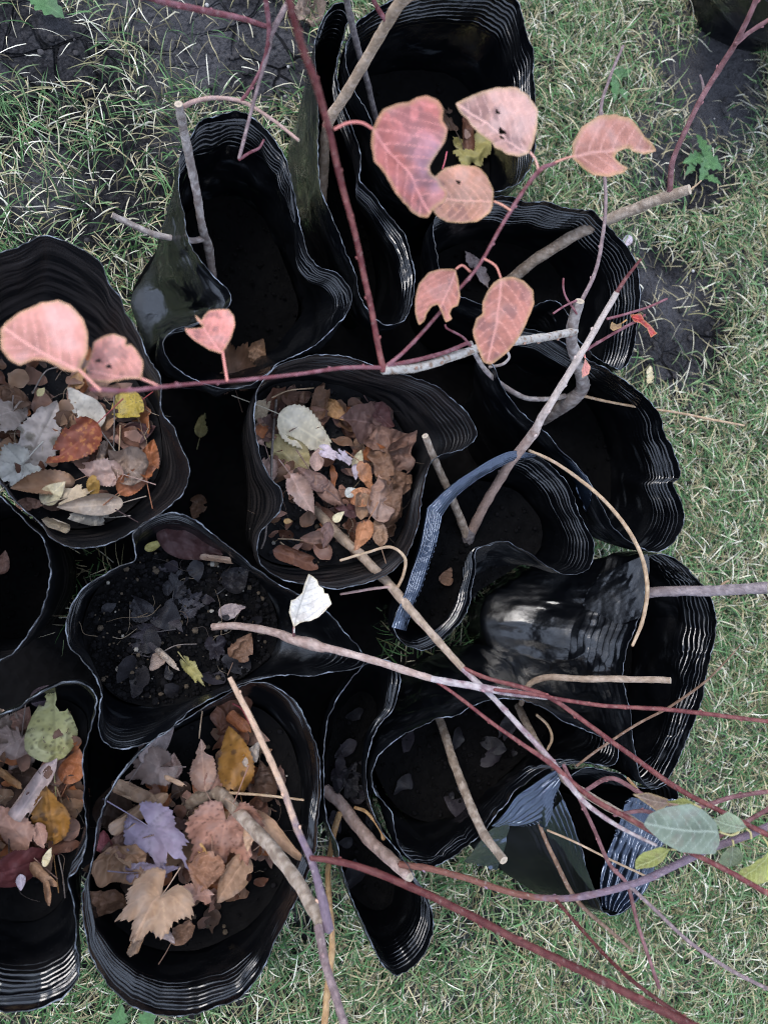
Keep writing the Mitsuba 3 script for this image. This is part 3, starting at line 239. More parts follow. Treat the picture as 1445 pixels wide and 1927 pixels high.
FALLEN = [(7,[-238,190,125],2.6,49,32,'maple','darkgrey',0.3,'dark grey-brown leaf at the left edge in the wide left bag'),
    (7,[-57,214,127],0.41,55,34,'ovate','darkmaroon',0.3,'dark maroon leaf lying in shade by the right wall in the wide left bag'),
    (7,[-113,279,129],-2.71,55,39,'maple','mauvebrown',0.3,'mauve-brown leaf beneath the salmon leaf stalk in the wide left bag'),
    (7,[-141,294,131],1.11,37,21,'ovate','ochrebrown',0.3,'small orange-brown leaf tip just under the salmon leaves in the wide left bag'),
    (7,[-234,262,133],2.08,43,36,'ovate','brown',0.4,'plain brown leaf at the upper left in the wide left bag'),
    (7,[-234,228,135],-1.86,59,44,'maple','palegrey',0.3,'pale grey torn leaf below the plain brown one in the wide left bag'),
    (7,[-134,247,138],2.22,74,43,'ovate','silver',0.35,'silver-grey smooth oval leaf next to the yellow leaf in the wide left bag'),
    (7,[-75,252,140],-2.72,52,50,'ovate','yellow',0.2,'bright yellow spotted leaf in the wide left bag'),
    (7,[-224,151,142],-2.46,66,58,'maple','white',0.3,'whitish veined leaf at the lower left in the wide left bag'),
    (7,[-190,204,144],1.15,103,54,'birch','dirtypale',0.25,'large pale leaf smeared with dirt in the wide left bag'),
    (7,[-146,191,146],-2.42,89,56,'birch','redorange',0.3,'red-orange mottled leaf with a long red stalk in the wide left bag'),
    (7,[-236,262,148],0.06,15,13,'ovate','brown',0.3,'small dark scrap by the plain brown leaf in the wide left bag'),
    (7,[-105,182,150],1.35,38,12,'roll','greybrown',1,'little rolled grey leaf standing near the middle in the wide left bag'),
    (7,[-200,102,152],0.01,41,20,'ovate','mauvebrown',0.4,'dull mauve leaf end poking out at the bottom left in the wide left bag'),
    (7,[-183,130,154],-2.93,80,37,'birch','tanbrown',0.55,'folded tan-brown leaf below the red-orange one in the wide left bag'),
    (7,[-139,116,157],0.39,55,39,'maple','beige',0.3,'beige ragged leaf piece in the lower middle in the wide left bag'),
    (7,[-169,119,159],0.76,43,26,'ovate','cream',0.25,'cream leaf with a single hole in the wide left bag'),
    (7,[-115,126,161],-1.55,35,22,'birch','mustard',0.3,'small mustard leaf under the pink-grey one in the wide left bag'),
    (7,[-105,149,163],2.98,63,36,'birch','pinkgrey',0.5,'pink-grey wavy leaf in the middle right in the wide left bag'),
    (7,[-56,138,165],0.66,63,34,'birch','orange',0.3,'flat orange leaf at the right in the wide left bag'),
    (7,[-38,170,167],1.42,61,33,'birch','rust',0.5,'rusty orange leaf curled upright by the right wall in the wide left bag'),
    (7,[-71,158,169],2.43,51,43,'crumple','greybrown',0.7,'crumpled grey-brown leaf beside the orange leaf in the wide left bag'),
    (7,[-123,82,171],-3.13,59,25,'ovate','silver',0.4,'silvery leaf edge at the very bottom in the wide left bag'),
    (7,[-117,99,173],-3.05,86,32,'ovate','greybeige',0.6,'long grey-beige curved leaf near the bottom in the wide left bag'),
    (7,[-163,71,175],2.77,37,14,'roll','beige',0.8,'narrow beige curl at the bottom left in the wide left bag'),
    (7,[-186,260,178],0.96,16,11,'ovate','olive',0.2,'tiny olive leaf scrap on soil in the wide left bag'),
    (6,[128,259,145],0.9,41,25,'ovate','beige',0.3,'beige leaf against the upper left wall in the centre bag'),
    (6,[128,223,147],1.75,49,24,'ovate','pinkgrey',0.3,'pink-grey leaf against the left wall in the centre bag'),
    (6,[139,165,149],1.4,51,29,'ovate','pinkgrey',0.3,'dusty pink leaf low on the left wall in the centre bag'),
    (6,[165,186,151],2.37,83,57,'ovate','olivetan',0.3,'olive-tan leaf under the pale serrated one in the centre bag'),
    (6,[143,276,153],0.05,14,9,'birch','orange',0.2,'tiny orange chip at the top left in the centre bag'),
    (6,[189,268,155],1.4,32,10,'roll','brown',0.8,'thin brown rolled leaf at the top left in the centre bag'),
    (6,[214,243,158],0.39,51,35,'ovate','mauvebrown',0.5,'mauve-brown leaf at the top middle in the centre bag'),
    (6,[217,272,160],1.31,65,26,'roll','brown',0.9,'brown tube-like leaf standing at the top in the centre bag'),
    (6,[240,258,162],-0.89,49,23,'birch','ochrebrown',0.6,'narrow ochre leaf strip at the top in the centre bag'),
    (6,[197,220,164],-0.46,102,59,'birch','palecream',0.25,'large pale serrated leaf lying flat in the centre bag'),
    (6,[318,249,166],-0.66,49,34,'ovate','darkmaroon',0.4,'dark red leaf at the upper right in the centre bag'),
    (6,[292,235,168],-3.1,89,61,'crumple','mauvedark',0.6,'big crumpled mauve leaf at the upper right in the centre bag'),
    (6,[346,189,170],1.03,68,43,'crumple','mauvebrown',0.8,'crinkled brown leaf pressed to the right wall in the centre bag'),
    (6,[324,210,172],0.21,78,36,'crumple','mauvebrown',0.6,'wavy mauve-brown leaf right of the middle in the centre bag'),
    (6,[300,186,174],-2.77,42,30,'ovate','rust',0.4,'small rust leaf below the wavy mauve one in the centre bag'),
    (6,[210,175,177],1.39,38,22,'ovate','pinkgrey',0.3,'small pale pink leaf under the serrated one in the centre bag'),
    (6,[230,184,179],-0.5,42,24,'maple','lilac',0.3,'lilac-white torn scrap left of the middle in the centre bag'),
    (6,[256,177,181],-0.5,40,19,'maple','lilac',0.3,'lilac-white torn scrap in the middle in the centre bag'),
    (6,[271,156,183],-1.58,25,15,'ovate','lilac',0.3,'smallest lilac scrap, lowest of three in the centre bag'),
    (6,[273,176,185],1.21,31,20,'birch','cream',0.3,'cream leaf chip beside the lilac scraps in the centre bag'),
    (6,[199,144,187],2.46,55,29,'ovate','mauvedark',0.4,'dark mauve leaf left of the middle in the centre bag'),
    (6,[184,118,189],-1.04,71,32,'birch','pinkgrey',0.3,'flat mauve oblong leaf above the stem foot in the centre bag'),
    (6,[227,122,191],-0.83,70,28,'ovate','mauvebrown',0.6,'long brown folded leaf beside the flat oblong one in the centre bag'),
    (6,[309,164,193],-1.4,55,31,'crumple','brown',0.7,'brown twisted leaf right of the lilac scraps in the centre bag'),
    (6,[284,148,195],-1.04,50,25,'birch','copper',0.4,'copper leaf strip in the middle right in the centre bag'),
    (6,[341,141,198],0.52,38,28,'crumple','brown',0.8,'dark curled leaf at the right wall in the centre bag'),
    (6,[321,100,200],1.2,53,34,'crumple','brown',0.8,'brown curled leaf at the lower right in the centre bag'),
    (6,[306,114,202],1.29,75,39,'crumple','mauvetan',0.6,'tan-mauve leaf among the right-hand curls in the centre bag'),
    (6,[250,93,204],2.98,40,20,'ovate','darkmaroon',0.4,'maroon leaf sliver by the stem in the centre bag'),
    (6,[275,116,206],0.36,44,34,'ovate','copper',0.9,'shiny copper cupped leaf in the centre bag'),
    (6,[257,121,208],0.53,23,16,'ovate','white',0.2,'white leaf chip beside the copper cup in the centre bag'),
    (6,[272,100,210],-1.58,41,22,'roll','tanbrown',0.8,'tan funnel-shaped leaf under the copper cup in the centre bag'),
    (6,[236,84,212],0.69,23,12,'ovate','cream',0.3,'small cream chip right of the stem foot in the centre bag'),
    (6,[271,56,214],-1.94,50,27,'birch','copper',0.4,'copper-tan leaf near the bottom right in the centre bag'),
    (6,[298,61,216],1.65,46,26,'birch','tanbrown',0.4,'pointed tan leaf near the bottom right in the centre bag'),
    (6,[193,50,218],-3.14,36,19,'ovate','mauvebrown',0.4,'small mauve leaf below the stem foot in the centre bag'),
    (6,[215,55,221],-1.84,41,19,'ovate','mauvedark',0.5,'drooping dark mauve leaf under the stem in the centre bag'),
    (6,[171,20,223],-0.35,74,24,'roll','rustdark',0.8,'rust-brown curled leaf at the bottom left in the centre bag'),
    (6,[158,75,225],0.01,13,8,'ovate','ochre',0.2,'tiny ochre chip on soil at the left in the centre bag'),
    (10,[-180,-171,125],0.52,41,29,'ovate','lilacdark',0.3,'dull lilac leaf under the top rim in the tall bag at the left edge'),
    (10,[-224,-308,127],1.76,65,45,'ovate','darkbrown',0.3,'dark brown leaf in the middle left in the tall bag at the left edge'),
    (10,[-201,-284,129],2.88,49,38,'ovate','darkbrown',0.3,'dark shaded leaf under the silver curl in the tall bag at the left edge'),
    (10,[-207,-202,131],1.08,32,27,'ovate','pinkbrown',0.3,'pink-brown leaf left of the pale green one in the tall bag at the left edge'),
    (10,[-223,-208,133],2.07,49,38,'maple','tangrey',0.4,'tan-grey leaf at the upper left edge in the tall bag at the left edge'),
    (10,[-210,-243,135],-1.88,71,65,'maple','mauvegrey',0.3,'big mauve-grey leaf at the left edge in the tall bag at the left edge'),
    (10,[-158,-277,138],1.07,38,28,'ovate','mauvebrown',0.3,'mauve leaf end below the pale green leaf in the tall bag at the left edge'),
    (10,[-136,-271,140],1.25,53,33,'ovate','rust',0.45,'rust leaf by the right wall in the tall bag at the left edge'),
    (10,[-164,-211,142],1.59,104,64,'ovate','palegreen',0.35,'large pale green spotted leaf in the tall bag at the left edge'),
    (10,[-217,-281,144],-0.69,46,13,'roll','ochrebrown',0.8,'ochre curl at the left edge in the tall bag at the left edge'),
    (10,[-165,-332,146],1.63,93,54,'birch','gold',0.35,'golden brown leaf in the tall bag at the left edge'),
    (10,[-183,-296,148],0.98,86,26,'roll','silverpink',0.7,'narrow silver curled leaf in the tall bag at the left edge'),
    (10,[-209,-348,150],2.07,84,50,'birch','pinktan',0.4,'pinkish tan leaf left of the golden one in the tall bag at the left edge'),
    (10,[-176,-360,152],-1.23,34,19,'ovate','pinkbrown',0.3,'small pink-brown leaf end below the golden one in the tall bag at the left edge'),
    (10,[-195,-397,154],0.03,81,56,'ovate','burgundy',0.3,'dark burgundy leaf near the bottom in the tall bag at the left edge'),
    (10,[-169,-412,157],-0.8,50,13,'roll','tanbrown',0.7,'tan curled edge on the burgundy leaf in the tall bag at the left edge'),
    (10,[-165,-387,159],1.21,29,12,'birch','cream',0.4,'cream leaf sliver right of the burgundy leaf in the tall bag at the left edge'),
    (10,[-198,-417,161],-1.54,23,13,'ovate','lilac',0.3,'lilac leaf tip below the burgundy leaf in the tall bag at the left edge'),
    (10,[-163,-433,163],-1.38,31,8,'roll','tanbrown',0.8,'thin brown hanging curl, lowest of the leaves in the tall bag at the left edge'),
    (11,[86,-213,137],0.66,59,45,'crumple','rustdark',0.6,'dark rust crumpled leaf at the top in the big lower left bag'),
    (11,[-21,-244,139],0.9,73,40,'ovate','greylilac',0.3,'grey leaf slipping under the upper left rim in the big lower left bag'),
    (11,[-80,-332,141],1.42,74,59,'ovate','darkbrown',0.3,'dark brown leaf behind the two tan curls in the big lower left bag'),
    (11,[132,-312,143],1.75,52,23,'crumple','darkbrown',0.7,'dark brown scraps at the upper right wall in the big lower left bag'),
    (11,[127,-354,145],1.39,47,23,'crumple','rustdark',0.7,'dark red-brown scraps right of the stem in the big lower left bag'),
    (11,[-33,-284,147],-2.76,77,57,'maple','mauvegrey',0.3,'light mauve-grey veined leaf at the upper left in the big lower left bag'),
    (11,[-2,-281,150],1.41,39,34,'birch','pinkgrey',0.4,'small pink-grey leaf on the mauve-grey one in the big lower left bag'),
    (11,[115,-271,152],1.02,41,23,'ovate','greybeige',0.4,'grey-beige leaf end right of the golden one in the big lower left bag'),
    (11,[95,-223,154],-0.73,44,18,'roll','rust',0.8,'rust curl above the golden leaf in the big lower left bag'),
    (11,[62,-301,156],0.46,37,33,'ovate','pinkbrown',0.4,'pink-brown leaf below the two upright leaves in the big lower left bag'),
    (11,[87,-275,158],1.75,103,56,'birch','gold',0.4,'golden leaf with dark burnt spots in the big lower left bag'),
    (11,[42,-278,160],1.67,74,38,'birch','mauvetan',0.35,'upright mauve-tan pointed leaf in the big lower left bag'),
    (11,[-52,-309,162],-0.51,68,22,'roll','tan',0.7,'upper tan curl at the left in the big lower left bag'),
    (11,[-44,-335,164],0.46,88,22,'roll','tan',0.7,'lower serrated tan curl at the left in the big lower left bag'),
    (11,[-92,-372,166],1.59,31,28,'ovate','maroonpink',0.4,'maroon-pink scrap at the left wall in the big lower left bag'),
    (11,[-68,-377,169],-2.88,54,42,'ovate','mauvebrown',0.4,'mauve-brown leaf left of the lavender one in the big lower left bag'),
    (11,[-75,-400,171],-3.07,68,46,'crumple','tanbrown',0.5,'tan-brown wrinkled leaf at the left in the big lower left bag'),
    (11,[-55,-397,173],-0.64,51,16,'roll','tan',0.7,'tan rolled edge beside the lavender leaf in the big lower left bag'),
    (11,[-90,-446,175],2.52,53,38,'crumple','brown',0.7,'brown wrinkled leaf at the lower left wall in the big lower left bag'),
    (11,[-26,-415,177],-0.03,75,32,'maple','lavender',0.3,'second lavender leaf under the big one in the big lower left bag'),
    (11,[71,-375,179],-1.71,112,111,'maple','mauvespot',0.35,'big speckled mauve-brown leaf under the stem in the big lower left bag'),
    (11,[84,-437,181],-2.23,70,46,'ovate','tanbrown',0.35,'tan-brown leaf below the speckled one in the big lower left bag'),
    (11,[37,-392,183],1.75,29,19,'birch','ochre',0.3,'small ochre leaf between lavender and speckled leaves in the big lower left bag'),
    (11,[45,-421,185],-1.93,55,56,'birch','orangebrown',0.4,'orange-brown rounded leaf in the middle in the big lower left bag'),
    (11,[-16,-368,187],-0.79,107,80,'maple','lavender',0.3,'large lavender leaf with dark veins in the big lower left bag'),
    (11,[16,-495,190],0.92,52,29,'ovate','brown',0.5,'dark brown folded leaf at the bottom of the heap in the big lower left bag'),
    (11,[-14,-490,192],-0.77,53,20,'ovate','greylilac',0.5,'lilac-grey folded leaf at the bottom of the heap in the big lower left bag'),
    (11,[34,-449,194],-0.09,52,24,'birch','pinkbrown',0.5,'pinkish leaf lobe right of the big tan leaf in the big lower left bag'),
    (11,[-25,-454,196],-2.15,97,100,'maple','tan',0.4,'big tan five-pointed leaf at the front of the heap in the big lower left bag'),
    (11,[-47,-502,198],-1.92,34,16,'roll','tan',0.8,'tan curled tail hanging lowest of the heap in the big lower left bag'),
    (11,[105,-377,200],-1.71,36,18,'birch','orangebeige',0.4,'small orange-beige spike beside the stem in the big lower left bag'),
    (11,[136,-369,202],-0.66,102,27,'ovate','orangebeige',0.6,'long beige and orange folded leaf right of the stem in the big lower left bag'),
    (11,[3,-288,204],-0.42,32,7,'roll','tan',0.7,'thin tan curl in the upper middle in the big lower left bag'),
    (9,[21,-42,155],0.7,47,45,'maple','charcoal',0.3,'charcoal five-pointed leaf in the middle in the bare-soil bag'),
    (9,[-37,-86,157],-2.99,51,43,'maple','blackpurple',0.3,'purple-black leaf left of the middle in the bare-soil bag'),
    (9,[2,-12,159],1.24,46,35,'maple','charcoaldark',0.3,'black leaf at the upper middle in the bare-soil bag'),
    (9,[89,-7,161],0.7,47,36,'ovate','charcoaldark',0.3,'black leaf at the upper right in the bare-soil bag'),
    (9,[-50,-49,163],2.08,43,33,'ovate','charcoaldark',0.3,'black leaf at the upper left in the bare-soil bag'),
    (9,[60,-111,165],-1.39,40,32,'maple','blackpurple',0.3,'purple-black leaf below the stem in the bare-soil bag'),
    (9,[82,-56,168],0.33,35,19,'crumple','greylilac',0.4,'grey crinkled scrap above the stem in the bare-soil bag'),
    (9,[98,-110,170],1.04,47,35,'ovate','brown',0.45,'brown leaf at the right below the stem in the bare-soil bag'),
    (9,[-24,-126,172],-2.26,23,18,'crumple','greybrown',0.5,'small grey-brown scrap beside the tan roll in the bare-soil bag'),
    (9,[-9,-123,174],-0.81,46,9,'roll','greybeige',1,'tan rolled leaf like a little pipe in the bare-soil bag'),
    (9,[27,-142,176],-0.93,54,20,'maple','yellowolive',0.4,'yellow-olive torn leaf in the bare-soil bag'),
    (9,[20,44,178],-0.32,97,51,'ovate','burgundydark',0.3,'big dark burgundy leaf at the top in the bare-soil bag'),
    (9,[64,21,180],-0.15,60,10,'roll','greybrown',0.6,'thin grey edge below the burgundy leaf in the bare-soil bag'),
    (9,[-29,42,182],0.46,30,12,'ovate','yellowolive',0.3,'yellowish narrow scrap at the upper left in the bare-soil bag'),
    (0,[468,826,95],2.13,60,51,'ovate','darkbrown',0.3,'dark brown leaf behind the yellow one in the squarish top bag'),
    (0,[507,770,97],-1.93,121,85,'maple','yellowolive',0.35,'yellow five-pointed leaf in the squarish top bag'),
    (0,[505,788,99],-1.59,85,23,'roll','rustdark',0.5,'rust-brown strip across the yellow leaf in the squarish top bag'),
    (0,[505,797,101],0.16,19,14,'ovate','pinkgrey',0.2,'tiny pale chip on the rust strip in the squarish top bag'),
    (1,[81,338,95],1.75,94,82,'maple','brown',0.35,'dusky brown lobed leaf at the bottom of the foot-shaped bag'),
    (1,[121,358,97],1.08,49,37,'ovate','tanbrown',0.4,'smaller tan-brown leaf at the bottom of the foot-shaped bag'),
    (3,[504,557,105],2.12,32,21,'crumple','greylilac',0.5,'upper grey scrap in the wide upper right bag'),
    (3,[524,528,107],-1.21,41,23,'crumple','greylilac',0.5,'lower grey scrap in the wide upper right bag'),
    (12,[270,-328,115],1.0,56,51,'maple','charcoaldark',0.3,'black leaf above the stump in the pinched bottom bag'),
    (12,[290,-357,117],0.43,36,20,'ovate','blackpurple',0.4,'purple-black scrap beside the stump in the pinched bottom bag'),
    (8,[-243,20,105],1.44,35,24,'ovate','pinkbrown',0.4,'pink-brown leaf in the half-hidden bag at the left edge'),
    (5,[427,-9,165],1.18,31,21,'ovate','brown',0.4,'small brown leaf beside the fork in the hourglass-shaped bag'),
    (-1,[937,400,9],1.15,47,19,'ovate','cream',0.5,'small cream leaf on bare earth right of the cluster'),
    (-1,[898,682,11],0.7,34,22,'ovate','lilac',0.3,'lilac leaf chip on the grass beside the wide upper right bag'),
    (-1,[225,1043,13],2.12,49,49,'crumple','greybrown',0.8,'round curled dead leaf on bare earth at the top'),
    (-1,[41,254,15],1.41,46,21,'ovate','olive',0.4,'dim olive leaf fallen in the gap left of the centre bag'),
    (-1,[35,112,17],-1.9,43,29,'ovate','brown',0.4,'dim brown leaf fallen in the gap left of the centre bag')]
STALKS = [([[149,270,162,np.float64(2.9)],[145,229,166,np.float64(2.9)],[142,187,162,np.float64(2.9)],[141,145,166,np.float64(2.9)]],'darkstalk','grey dry stalk along the left wall of the centre bag'),
    ([[142,273,162,np.float64(1.7)],[169,285,166,np.float64(1.7)],[208,292,162,np.float64(1.7)]],'straw','pale thin stalk at the top of the centre bag'),
    ([[152,52,162,np.float64(1.6)],[173,51,166,np.float64(1.6)],[192,49,162,np.float64(1.7)]],'straw','pale straight stalk at the lower left of the centre bag'),
    ([[155,47,162,np.float64(1.6)],[169,35,166,np.float64(1.6)],[182,23,162,np.float64(1.6)]],'straw','pale slanting stalk at the lower left of the centre bag'),
    ([[134,72,162,np.float64(2.5)],[131,51,166,np.float64(2.4)],[126,37,162,np.float64(2.4)]],'darkstalk','short grey stalk at the left wall of the centre bag'),
    ([[-82,223,142,np.float64(1.6)],[-82,199,146,np.float64(1.6)],[-83,183,142,np.float64(1.6)]],'straw','thin stalk below the yellow leaf in the left bag'),
    ([[-92,267,142,np.float64(1.6)],[-90,230,146,np.float64(1.6)],[-91,183,142,np.float64(1.6)]],'darkstalk','dark thin stalk beside the yellow leaf in the left bag'),
    ([[-204,265,142,np.float64(1.6)],[-187,297,146,np.float64(1.6)],[-170,307,142,np.float64(1.6)]],'darkstalk','bent thin root under the largest salmon leaf'),
    ([[-88,113,142,np.float64(1.6)],[-77,119,146,np.float64(1.6)],[-64,120,142,np.float64(1.6)]],'straw','short pale stalk at the bottom right of the left bag'),
    ([[36,-240,167,np.float64(1.6)],[38,-217,171,np.float64(1.6)],[41,-195,167,np.float64(1.6)]],'straw','fine upright stalk at the top of the big lower left bag'),
    ([[109,-224,167,np.float64(2.0)],[97,-201,171,np.float64(2.0)],[84,-193,167,np.float64(2.0)]],'redstalk','red stalk at the top of the big lower left bag'),
    ([[-148,-357,142,np.float64(1.5)],[-151,-319,146,np.float64(1.5)],[-159,-298,142,np.float64(1.5)]],'straw','pale stalk across the golden leaf in the tall left bag'),
    ([[-144,-452,142,np.float64(1.5)],[-147,-421,146,np.float64(1.5)],[-154,-393,142,np.float64(1.5)]],'darkstalk','thin dark stalk below the golden leaf in the tall left bag'),
    ([[452,717,112,np.float64(2.4)],[456,733,116,np.float64(2.4)],[461,751,112,np.float64(2.4)]],'pinkstalk','bright pink stalk below the yellow leaf in the squarish top bag'),
    ([[-25,-118,172,np.float64(1.2)],[1,-104,176,np.float64(1.2)],[31,-103,172,np.float64(1.2)]],'darkstalk','fine root on the soil of the bare-soil bag')]
WEEDS = [('green lobed weed on bare earth at the upper right',[([1082,913,20],1.72,56,27),([1104,873,20],-0.36,66,32),([1060,876,20],-2.71,59,27),([1084,853,20],-1.81,50,22),([1049,850,20],-2.29,38,18),([1108,835,20],-0.56,40,16),([1095,896,20],1.0,43,23)]),
    ('small green weed in thin grass left of the upper right weed',[([891,1038,20],0.47,55,22),([872,999,20],-1.61,54,24),([894,991,20],-0.99,32,15)]),
    ('pale green broad weed leaf at the top left corner',[([-218,956,20],-0.42,58,41),([-235,961,20],2.72,39,21)]),
    ('two-leaved green weed in the grass at the bottom left',[([-76,-687,20],1.41,35,24),([-34,-696,20],0.6,32,25)])]
BARE = [[-123,761,273,252,0.55],
    [-245,912,127,81,1.3],
    [82,987,188,124,1.3],
    [-240,715,49,46,0.6],
    [-131,712,104,57,0.6],
    [-146,597,103,56,0.55],
    [-96,669,52,86,0.8],
    [1007,527,135,152,1.5],
    [969,421,105,57,1.2],
    [1123,1069,174,164,1.0],
    [1057,863,140,85,1.0],
    [970,709,80,70,0.6],
    [1188,968,87,100,0.5],
    [234,-579,46,52,0.7],
    [934,-575,73,50,0.5],
    [1101,653,111,47,0.4],
    [514,-767,61,27,0.4],
    [463,-777,50,26,0.4],
    [-253,602,65,36,0.5],
    [210,1001,60,95,0.8],
    [1159,20,54,67,0.3],
    [665,-640,134,38,0.35]]
CORNERS = [[-296,969],
    [1304,1308],
    [1160,-918],
    [-250,-681]]
GAP_GRASS = [-0.158,
    -0.007]
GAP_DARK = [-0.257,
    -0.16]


# ------------------------------------------------------------------ ground
cor = np.array(CORNERS) / 1000.0
lo, hi = cor.min(0) - 0.26, cor.max(0) + 0.26


def axis_ticks(a, b):
    far = np.array([0.2, 0.5, 1, 2, 4, 8, 16, 32, 64, 120])
    return np.r_[a - far[::-1], np.arange(a, b, 0.009), b + far]


gx, gy = np.meshgrid(axis_ticks(lo[0], hi[0]), axis_ticks(lo[1], hi[1]), indexing="xy")
bare = np.array(BARE, float)


def bareness(x, y):
    out = np.zeros_like(x)
    wob = 0.35 * fb(np.stack([x, y, 0 * x], -1), 9.0, 3, 4)
    for bx, by, rx, ry, w in bare:
        d = ((x - bx / 1000) / (rx / 1000)) ** 2 + ((y - by / 1000) / (ry / 1000)) ** 2
        out = np.maximum(out, w * np.clip(1.55 - np.sqrt(d) + wob, 0, 1))
    return np.clip(out, 0, 1)


gp = np.stack([gx, gy, 0 * gx], -1)
gz = 0.010 * fb(gp, 6, 3, 1) + 0.0045 * fb(gp, 40, 3, 2)
gz = np.where((gx > lo[0]) & (gx < hi[0]) & (gy > lo[1]) & (gy < hi[1]), gz, 0) - 0.004
put("ground", np.stack([gx, gy, gz], -1).reshape(-1, 3), grid_faces(*gx.shape, False), "earth")
label("ground", "cracked dark earth of the lawn under the grow bags", kind="structure")

# ------------------------------------------------------------------ grow bags
RIM_N = 300
waists, rims = {}, {}


def align(a, b):
    """cyclic shift of b that lies closest to a"""
    best = min(range(0, len(b), 3), key=lambda s: ((a - np.roll(b, -s, 0)) ** 2).sum())
    return np.roll(b, -best, 0)


def normals2(p):
    t = np.roll(p, -1, 0) - np.roll(p, 1, 0)
    n_ = np.stack([t[:, 1], -t[:, 0]], 1)
    return n_ / (np.linalg.norm(n_, axis=1, keepdims=True) + 1e-9)


def ccw(p):
    x, y = p[:, 0], p[:, 1]
    return p if (x * np.roll(y, -1) - y * np.roll(x, -1)).sum() > 0 else p[::-1]


def make_bag(idx, key, text, zs, rim, waist, o):
    rim = ccw(np.array(rim) / 1000.0)
    rim = gaussian_filter1d(resample(rim, RIM_N), 1.5, axis=0, mode="wrap")
    zs = zs / 1000.0
    zw = o.get("zw", zs * 1000) / 1000.0
    area = abs(Polygon(rim[:, :2]).area)
    cen = np.array(Polygon(rim[:, :2]).centroid.coords[0])
    if waist is None:
        ang = np.linspace(0, 2 * np.pi, RIM_N, endpoint=False)
        circ = cen + 0.94 * math.sqrt(area / np.pi) * np.stack([np.cos(ang), np.sin(ang)], 1)
        w = 0.5 * (cen + 0.95 * (rim[:, :2] - cen)) + 0.5 * align(rim[:, :2], circ)
    else:
        w = gaussian_filter1d(resample(ccw(np.array(waist) / 1000.0), RIM_N), 5, axis=0, mode="wrap")
        w = align(rim[:, :2], w)
    w = gaussian_filter1d(w, 4, axis=0, mode="wrap")
    waists[key] = w
    rims[key] = rim[:, :2]
    wc = w.mean(0)
    base = wc + 0.93 * (w - wc)
    ribs, crumple = o.get("ribs", 1.0), o.get("crumple", 1.2)
    pitch, count, first = 0.0088, 9, 0.010
    offs = [0.0, 0.002, 0.004, 0.007]
    for k in range(count):
        offs += [first + pitch * (k + q) for q in (0.05, 0.28, 0.46, 0.50, 0.56, 0.62, 0.80)]
    offs = np.array(sorted(offs))
    top = rim[:, 2].mean()
    rest = np.linspace(offs[-1] + 0.01, top, 26)[1:]
    down = np.r_[offs, rest]                                   # distance below the rim
    ph = np.arange(RIM_N) / RIM_N
    ring3 = np.stack([np.cos(2 * np.pi * ph), np.sin(2 * np.pi * ph), 0 * ph], -1)
    jag = 0.0024 * fb(np.c_[rim[:, :2], np.full(RIM_N, idx)], 130, 2, idx) + 0.0022 * fb(np.c_[rim[:, :2], np.full(RIM_N, idx)], 45, 2, idx + 9)
    rz = rim[:, 2] + jag
    amp = np.clip(0.75 + 1.5 * fb(ring3 * 2.4 + idx * 3.1, 1.0, 3, idx), 0.18, 1.3) * ribs
    wav = 0.0020 * fb(ring3 * 1.5 + idx, 1.0, 2, idx + 3)
    rows = []
    for d in down:
        z = np.maximum(rz - d * (rz / top), 0.0)
        t = np.clip((z - zw) / (rz - zw), 0, 1)
        e = (1 - (1 - t) ** (1.25 if o.get("flare") else 1.75))[:, None]
        xy = np.where((z > zw)[:, None], w * (1 - e) + rim[:, :2] * e, base + (w - base) * np.clip(z / zw, 0, 1)[:, None] ** 0.6)
        nn = normals2(gaussian_filter1d(xy, 2.5, axis=0, mode="wrap"))
        q = ((d + wav - first) / pitch) % 1.0
        inband = np.clip((d - first + 0.002) / 0.003, 0, 1) * np.clip((first + pitch * count - d) / (0.5 * pitch * count), 0, 1) ** 0.7
        ridge = np.where(q < 0.48, 0.35 * (0.48 - q) / 0.48, np.where(q < 0.60, (q - 0.48) / 0.12, 1 - 0.65 * (q - 0.60) / 0.40))
        k_rib = np.floor((d + wav - first) / pitch)
        each = np.clip(0.80 + 0.9 * fb(np.c_[ring3[:, :2] * 3.0, k_rib * 7.3 + idx], 1.0, 2, idx + 60), 0.35, 1.2)
        disp = -0.0030 * ridge * amp * each * inband
        p3 = np.c_[xy, z]
        fade = min(1.0, d / 0.03)
        cr = fb(p3 + idx * 7.7, 13, 3, idx + 20)
        fold = 1 - 2 * np.abs(fb(p3 * [1, 1, 0.45] + idx * 3.3, 11, 2, idx + 30))
        disp = disp + fade * crumple * (0.0032 * cr + 0.0022 * np.clip(fold, 0, 1) ** 2)
        if crumple > 2:
            sharp = 1 - 2.4 * np.abs(fb(p3 * [1, 1, 0.6] + idx * 5.1, 24, 2, idx + 70))
            disp = disp + fade * 0.0042 * np.clip(sharp, 0, 1) ** 2
        if crumple > 3:
            disp = disp + fade * 0.011 * fb(p3 * [1, 1, 0.8] + idx, 10, 2, idx + 80)
        disp = disp + 0.0004 * fb(p3 + idx, 60, 2, idx + 40)
        disp = disp + 0.0022 * fb(np.c_[xy, np.full(RIM_N, idx * 1.7)], 150, 2, idx + 50) * max(0.0, 1 - d / 0.008)
        rows.append(np.c_[xy + nn * disp[:, None], z])
    v = np.array(rows)
    put(key + "__wall", v.reshape(-1, 3), grid_faces(len(down), RIM_N, True), "dusty_plastic" if o.get("dusty") else "matte_plastic" if o.get("matte") else "black_plastic")
    # the cut, stretched edge of the film
    path = np.vstack([v[0], v[0][:2]])
    rad = 0.0007 + 0.0007 * fb(path + idx, 120, 2, idx)
    tv, tf, _ = tube(path, np.clip(rad, 0.0004, 0.0016) * o.get("edge", 1.0) ** 0.3, 5)
